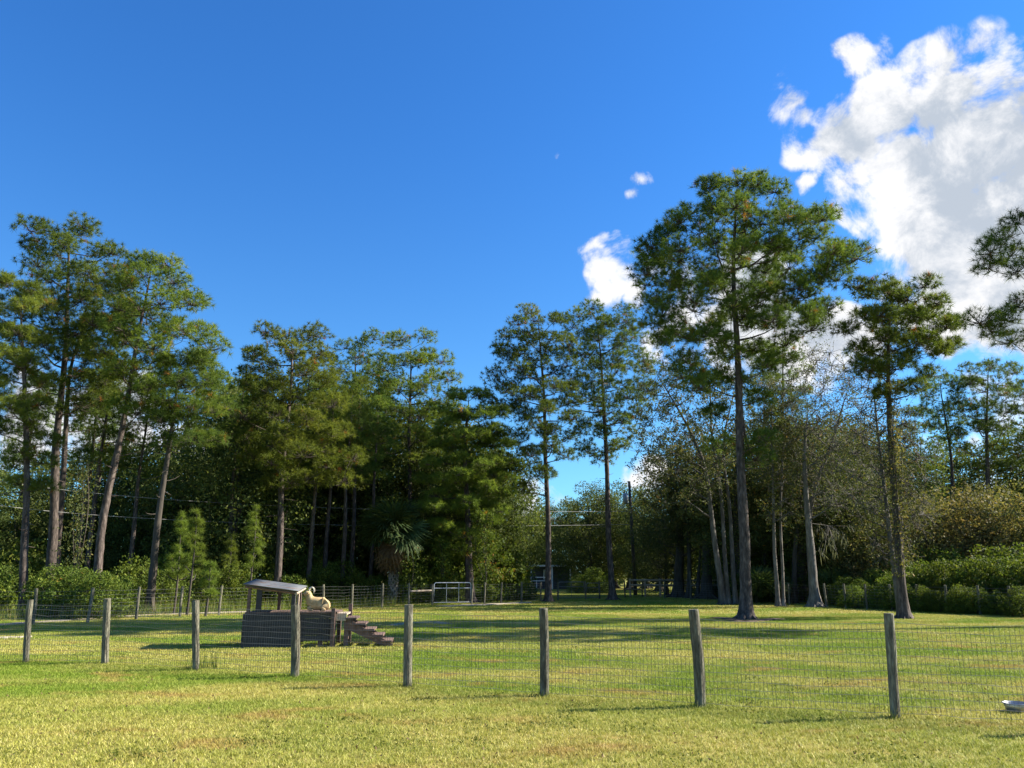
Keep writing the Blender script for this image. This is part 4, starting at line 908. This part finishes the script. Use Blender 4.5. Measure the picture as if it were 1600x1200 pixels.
GE = [(0, 1), (1, 2), (2, 3), (3, 4), (4, 5), (5, 6), (6, 7), (7, 8), (8, 9), (0, 10), (10, 11), (11, 12), (12, 13), (3, 14), (14, 15), (15, 16), (16, 17), (0, 18), (18, 19), (19, 20), (3, 21), (21, 22), (22, 23), (0, 24), (24, 25)]
GRd = [(.15, .15), (.17, .16), (.17, .16), (.165, .165), (.14, .15), .105, .085, .078, .05, .04, .09, .06, .032, .024, .06, .042, .028, .022, .09, .06, .03, .06, .042, .026, .03, .014]
link('body', skin_mesh('body', GVt, GE, GRd, 2, M['goat']), goat)
for sg in (-1, 1):
    Q = Quads(); t_ = np.linspace(0, 1, 12); an = t_ * 3.6
    pts = np.c_[-.29 + .085 * (1 - np.cos(an)) * .9, -.025 + sg * (.03 + .10 * t_), .475 + .085 * np.sin(an)]
    Q.tube(pts, np.linspace(.022, .006, 12), 7, cap=True); link('horn', Q.mesh('horn', M['horn'], True), goat)
    link('ear', skin_mesh('ear', [(-.30, sg * .05 - .02, .435), (-.295, sg * .10 - .02, .43), (-.29, sg * .155 - .02, .40)], [(0, 1), (1, 2)], [(.014, .02), (.012, .026), (.006, .01)], 0, M['goat'], 1), goat)
    link('eye', skin_mesh('eye', [(-.362, -.06 + sg * .048, .445), (-.366, -.06 + sg * .054, .446)], [(0, 1)], [.009, .007], 0, M['goat_dark'], 1), goat)
    link('hoof', skin_mesh('hoof', [(.10, sg * .20, .02), (.065, sg * .20, .018)], [(0, 1)], [.022, .02], 0, M['goat_dark'], 1), goat)
link('muzzle', skin_mesh('muzzle', [(-.425, -.105, .385), (-.442, -.117, .375)], [(0, 1)], [.033, .024], 0, M['goat_dark'], 1), goat)
link('chest_hair', skin_mesh('chest_hair', [(-.25, -.02, .20), (-.27, -.03, .12), (-.265, -.03, .06)], [(0, 1), (1, 2)], [.085, .065, .03], 0, M['goat_dark'], 1), goat)

# feed bowl
bl = G(1590, 1112); bw = empty('feed_bowl', bl, 'shallow stainless steel feed bowl on the grass inside the fence', 'bowl')
def lathe(name, prof, mat, n=32):
    an = np.linspace(0, 2 * math.pi, n, endpoint=False); V = np.array([(r * math.cos(a), r * math.sin(a), z) for r, z in prof for a in an]); m_ = len(prof)
    i_ = np.arange(m_ - 1)[:, None] * n; j = np.arange(n)[None, :]; j2 = (j + 1) % n
    return mk_mesh(name, V, np.stack([i_ + j, i_ + j2, i_ + n + j2, i_ + n + j], -1).reshape(-1, 4), mat, smooth=True)
link('basin', lathe('basin', [(.001, .02), (.09, .02), (.12, .035), (.145, .10), (.148, .104), (.152, .10), (.128, .03), (.11, .004)], M['steel']), bw)
link('rim', lathe('rim', [(.146, .100), (.150, .108), (.162, .108), (.166, .100), (.160, .096), (.150, .098)], M['steel']), bw)

# ---------------------------------------------------------------- utility pole, cables
up_b = GY(993, 66); up_ = empty('utility_pole', up_b, 'tall dark wooden utility pole with grey transformer can', 'utility pole')
top = P(983, 752, 66) - up_b; Q = Quads(); Q.tube(np.array((np.zeros(3), top * .5, top)), (.16, .135, .11), 10, cap=True); link('pole', Q.mesh('pole', M['pole'], True), up_)
tr_ = P(978, 779, 66) - up_b
Q = Quads(); zc = np.array((-.45, -.43, .35, .42)); Q.tube(np.c_[np.full(4, tr_[0] - .05), np.full(4, -.12), tr_[2] + zc], (.2, .23, .23, .15), 14, cap=True); tf = link('transformer', Q.mesh('transformer', M['gate'], True), up_)
for dx in (-.1, .1):
    Q = Quads(); Q.tube(np.c_[np.full(4, tr_[0] - .05 + dx), np.full(4, -.12), tr_[2] + np.array((.40, .5, .58, .66))], (.04, .055, .04, .02), 8); link('bushing', Q.mesh('bushing', M['wood_brown'], True), tf)
Q = Quads(); Q.box(tr_[0] - .1, tr_[0] + .25, -.12, -.04, tr_[2] - .1, tr_[2]); link('bracket', Q.mesh('bracket', M['gate']), up_)
def cable(label, pts):
    a = P(*pts[0]); o = None; s = np.linspace(0, 1, 40); pp = np.array([P(*p) for p in pts]); f = np.linspace(0, 1, len(pts)); co = np.polyfit(f, pp, 2)
    c = co[0] * s[:, None] ** 2 + co[1] * s[:, None] + co[2]
    Q = Quads(); Q.tube(c - c[-1], .014, 5); o = link('power_cable', Q.mesh('power_cable', M['cable'], True), None, c[-1]); return tag(o, label, 'cable')
cable('upper thin power cable sagging from the utility pole across the wood', [(-150, 722, 33), (10, 745, 36.5), (240, 773, 42), (480, 795, 48.5), (740, 806, 57), (985, 795, 66)])
cable('lower thin power cable sagging from the utility pole across the wood', [(-150, 765, 33), (0, 783, 36.2), (240, 806, 42), (480, 822, 48.5), (740, 828, 57), (985, 816, 66)])

# ---------------------------------------------------------------- glimpsed yard beyond the gates
hb = GY(848, 92); hs = empty('porch_building', hb, 'small white-trimmed porch building glimpsed left of the slender pine', 'building')
def hp(name, mat, b_, par=hs):
    Q = Quads(); Q.box(*b_); return link(name, Q.mesh(name, M[mat]), par)
hp('wall', 'slate_wall', (-1.1, 3.2, 1.2, 4, 0, 2.5)); rfo = hp('roof', 'white', (-1.45, 3.5, -.4, 4.3, 2.56, 2.72)); 
for x in (-1.3, 1.1, 3.2): hp('porch_post', 'white', (x - .07, x + .07, -.2, -.06, 0, 2.556))
wd = hp('window', 'white', (.15, 1.05, 1.14, 1.197, 1.1, 2.2)); hp('pane', 'glass', (.22, .98, 1.12, 1.137, 1.17, 2.13), wd)
hp('railing', 'white', (-1.2, 1.0, -.18, -.1, .9, 1.0))
tb = empty('yard_table', GY(847, 86), 'low white table standing before the small porch building', 'table')
hp('table_top', 'white', (-.7, .7, -.4, .4, 1.32, 1.40), tb)
for x in (-.6, .55):
    for y in (-.3, .25): hp('leg', 'white', (x, x + .06, y, y + .06, 0, 1.318), tb)
um = empty('folded_umbrella', GY(793, 80), 'faded red folded garden umbrella showing above the vine mounds', 'umbrella')
link('canopy', lathe('canopy', [(.02, 2.62), (.10, 2.4), (.22, 1.9), (.30, 1.35), (.27, 1.2), (.05, 1.22)], M['red'], 12), um)
Q = Quads(); Q.tube(np.array(((0, 0, 0), (0, 0, 1.3))), .03, 8); link('pole', Q.mesh('pole', M['white']), um)

# tall weeds along the left fence and at post feet
rng = np.random.default_rng(91); pts = []
line = np.array([G(x, y) for x, y in ((-130, 978), (51, 967), (137, 966), (213, 961.5), (281, 958.5), (342, 956.5), (456, 953), (549, 950), (638, 944))])
n = 2600; f = rng.uniform(0, len(line) - 1.001, n); i0 = f.astype(int); p = line[i0] + (line[i0 + 1] - line[i0]) * (f - i0)[:, None]; p += rng.normal(0, .55, (n, 3)) * (1, 1, 0) + np.array((0, .8, 0))
feet = np.vstack([b + rng.normal(0, .09, (26, 3)) * (1, 1, 0) for b in bases]); hh = np.r_[rng.uniform(.15, .75, n), rng.uniform(.06, .16, len(feet))]
sp = G(308, 1046); wd_ = sp + rng.normal(0, .14, (40, 3)) * (1, .6, 0) + (.05, .12, 0); p = np.vstack([p, feet, wd_]); hh = np.r_[hh, rng.uniform(.12, .42, 40)]
m_ = len(p); nb = 3; b = np.repeat(p, nb, 0) + rng.normal(0, .02, (m_ * nb, 3)) * (1, 1, 0); h = np.repeat(hh, nb) * rng.uniform(.6, 1.1, m_ * nb); a = rng.uniform(0, 6.28, m_ * nb)
s = np.stack([np.cos(a), np.sin(a), 0 * a], 1) * (.004 + .016 * np.minimum(1, h))[:, None] * .7; tip = b + np.stack([rng.normal(0, .25, m_ * nb) * h, rng.normal(0, .25, m_ * nb) * h, h], 1)
V = np.stack([b - s, b + s, tip], 1).reshape(-1, 3)
tag(link('tall_weeds', mk_mesh('tall_weeds', V, np.arange(len(V)).reshape(-1, 3), M['weed'], rng.random(m_ * nb))), 'tall weeds along the left fence and at the feet of the posts', 'weeds', kind='stuff')

# clover and broadleaf weeds in the turf, fallen leaves
rng = np.random.default_rng(95); pc = np.array([G(x, y) for x, y in zip(rng.uniform(-60, 1660, 70), rng.uniform(975, 1190, 70))] + [G(400, 1157), G(1240, 1080), G(1330, 1090), G(1230, 1072), G(680, 1012), G(1010, 1003)])
V, F, ti = leaves(rng, pc + np.array((0, 0, .012)), .36, 110, .030, .08, .05)
tag(link('clover', mk_mesh('clover', V, F, M['shrub'], ti)), 'scattered patches of darker green clover in the lawn', 'clover', kind='stuff')
n = 900; p = np.array([G(x, y) for x, y in zip(rng.uniform(-60, 1660, n), rng.uniform(950, 1195, n))]) + np.array((0, 0, .035))
V, F, ti = leaves(rng, p, .05, 1, .034, .2, .1)
tag(link('fallen_leaves', mk_mesh('fallen_leaves', V, F, M['palm_dead'], ti)), 'small brown fallen leaves scattered over the lawn', 'leaves', kind='stuff')
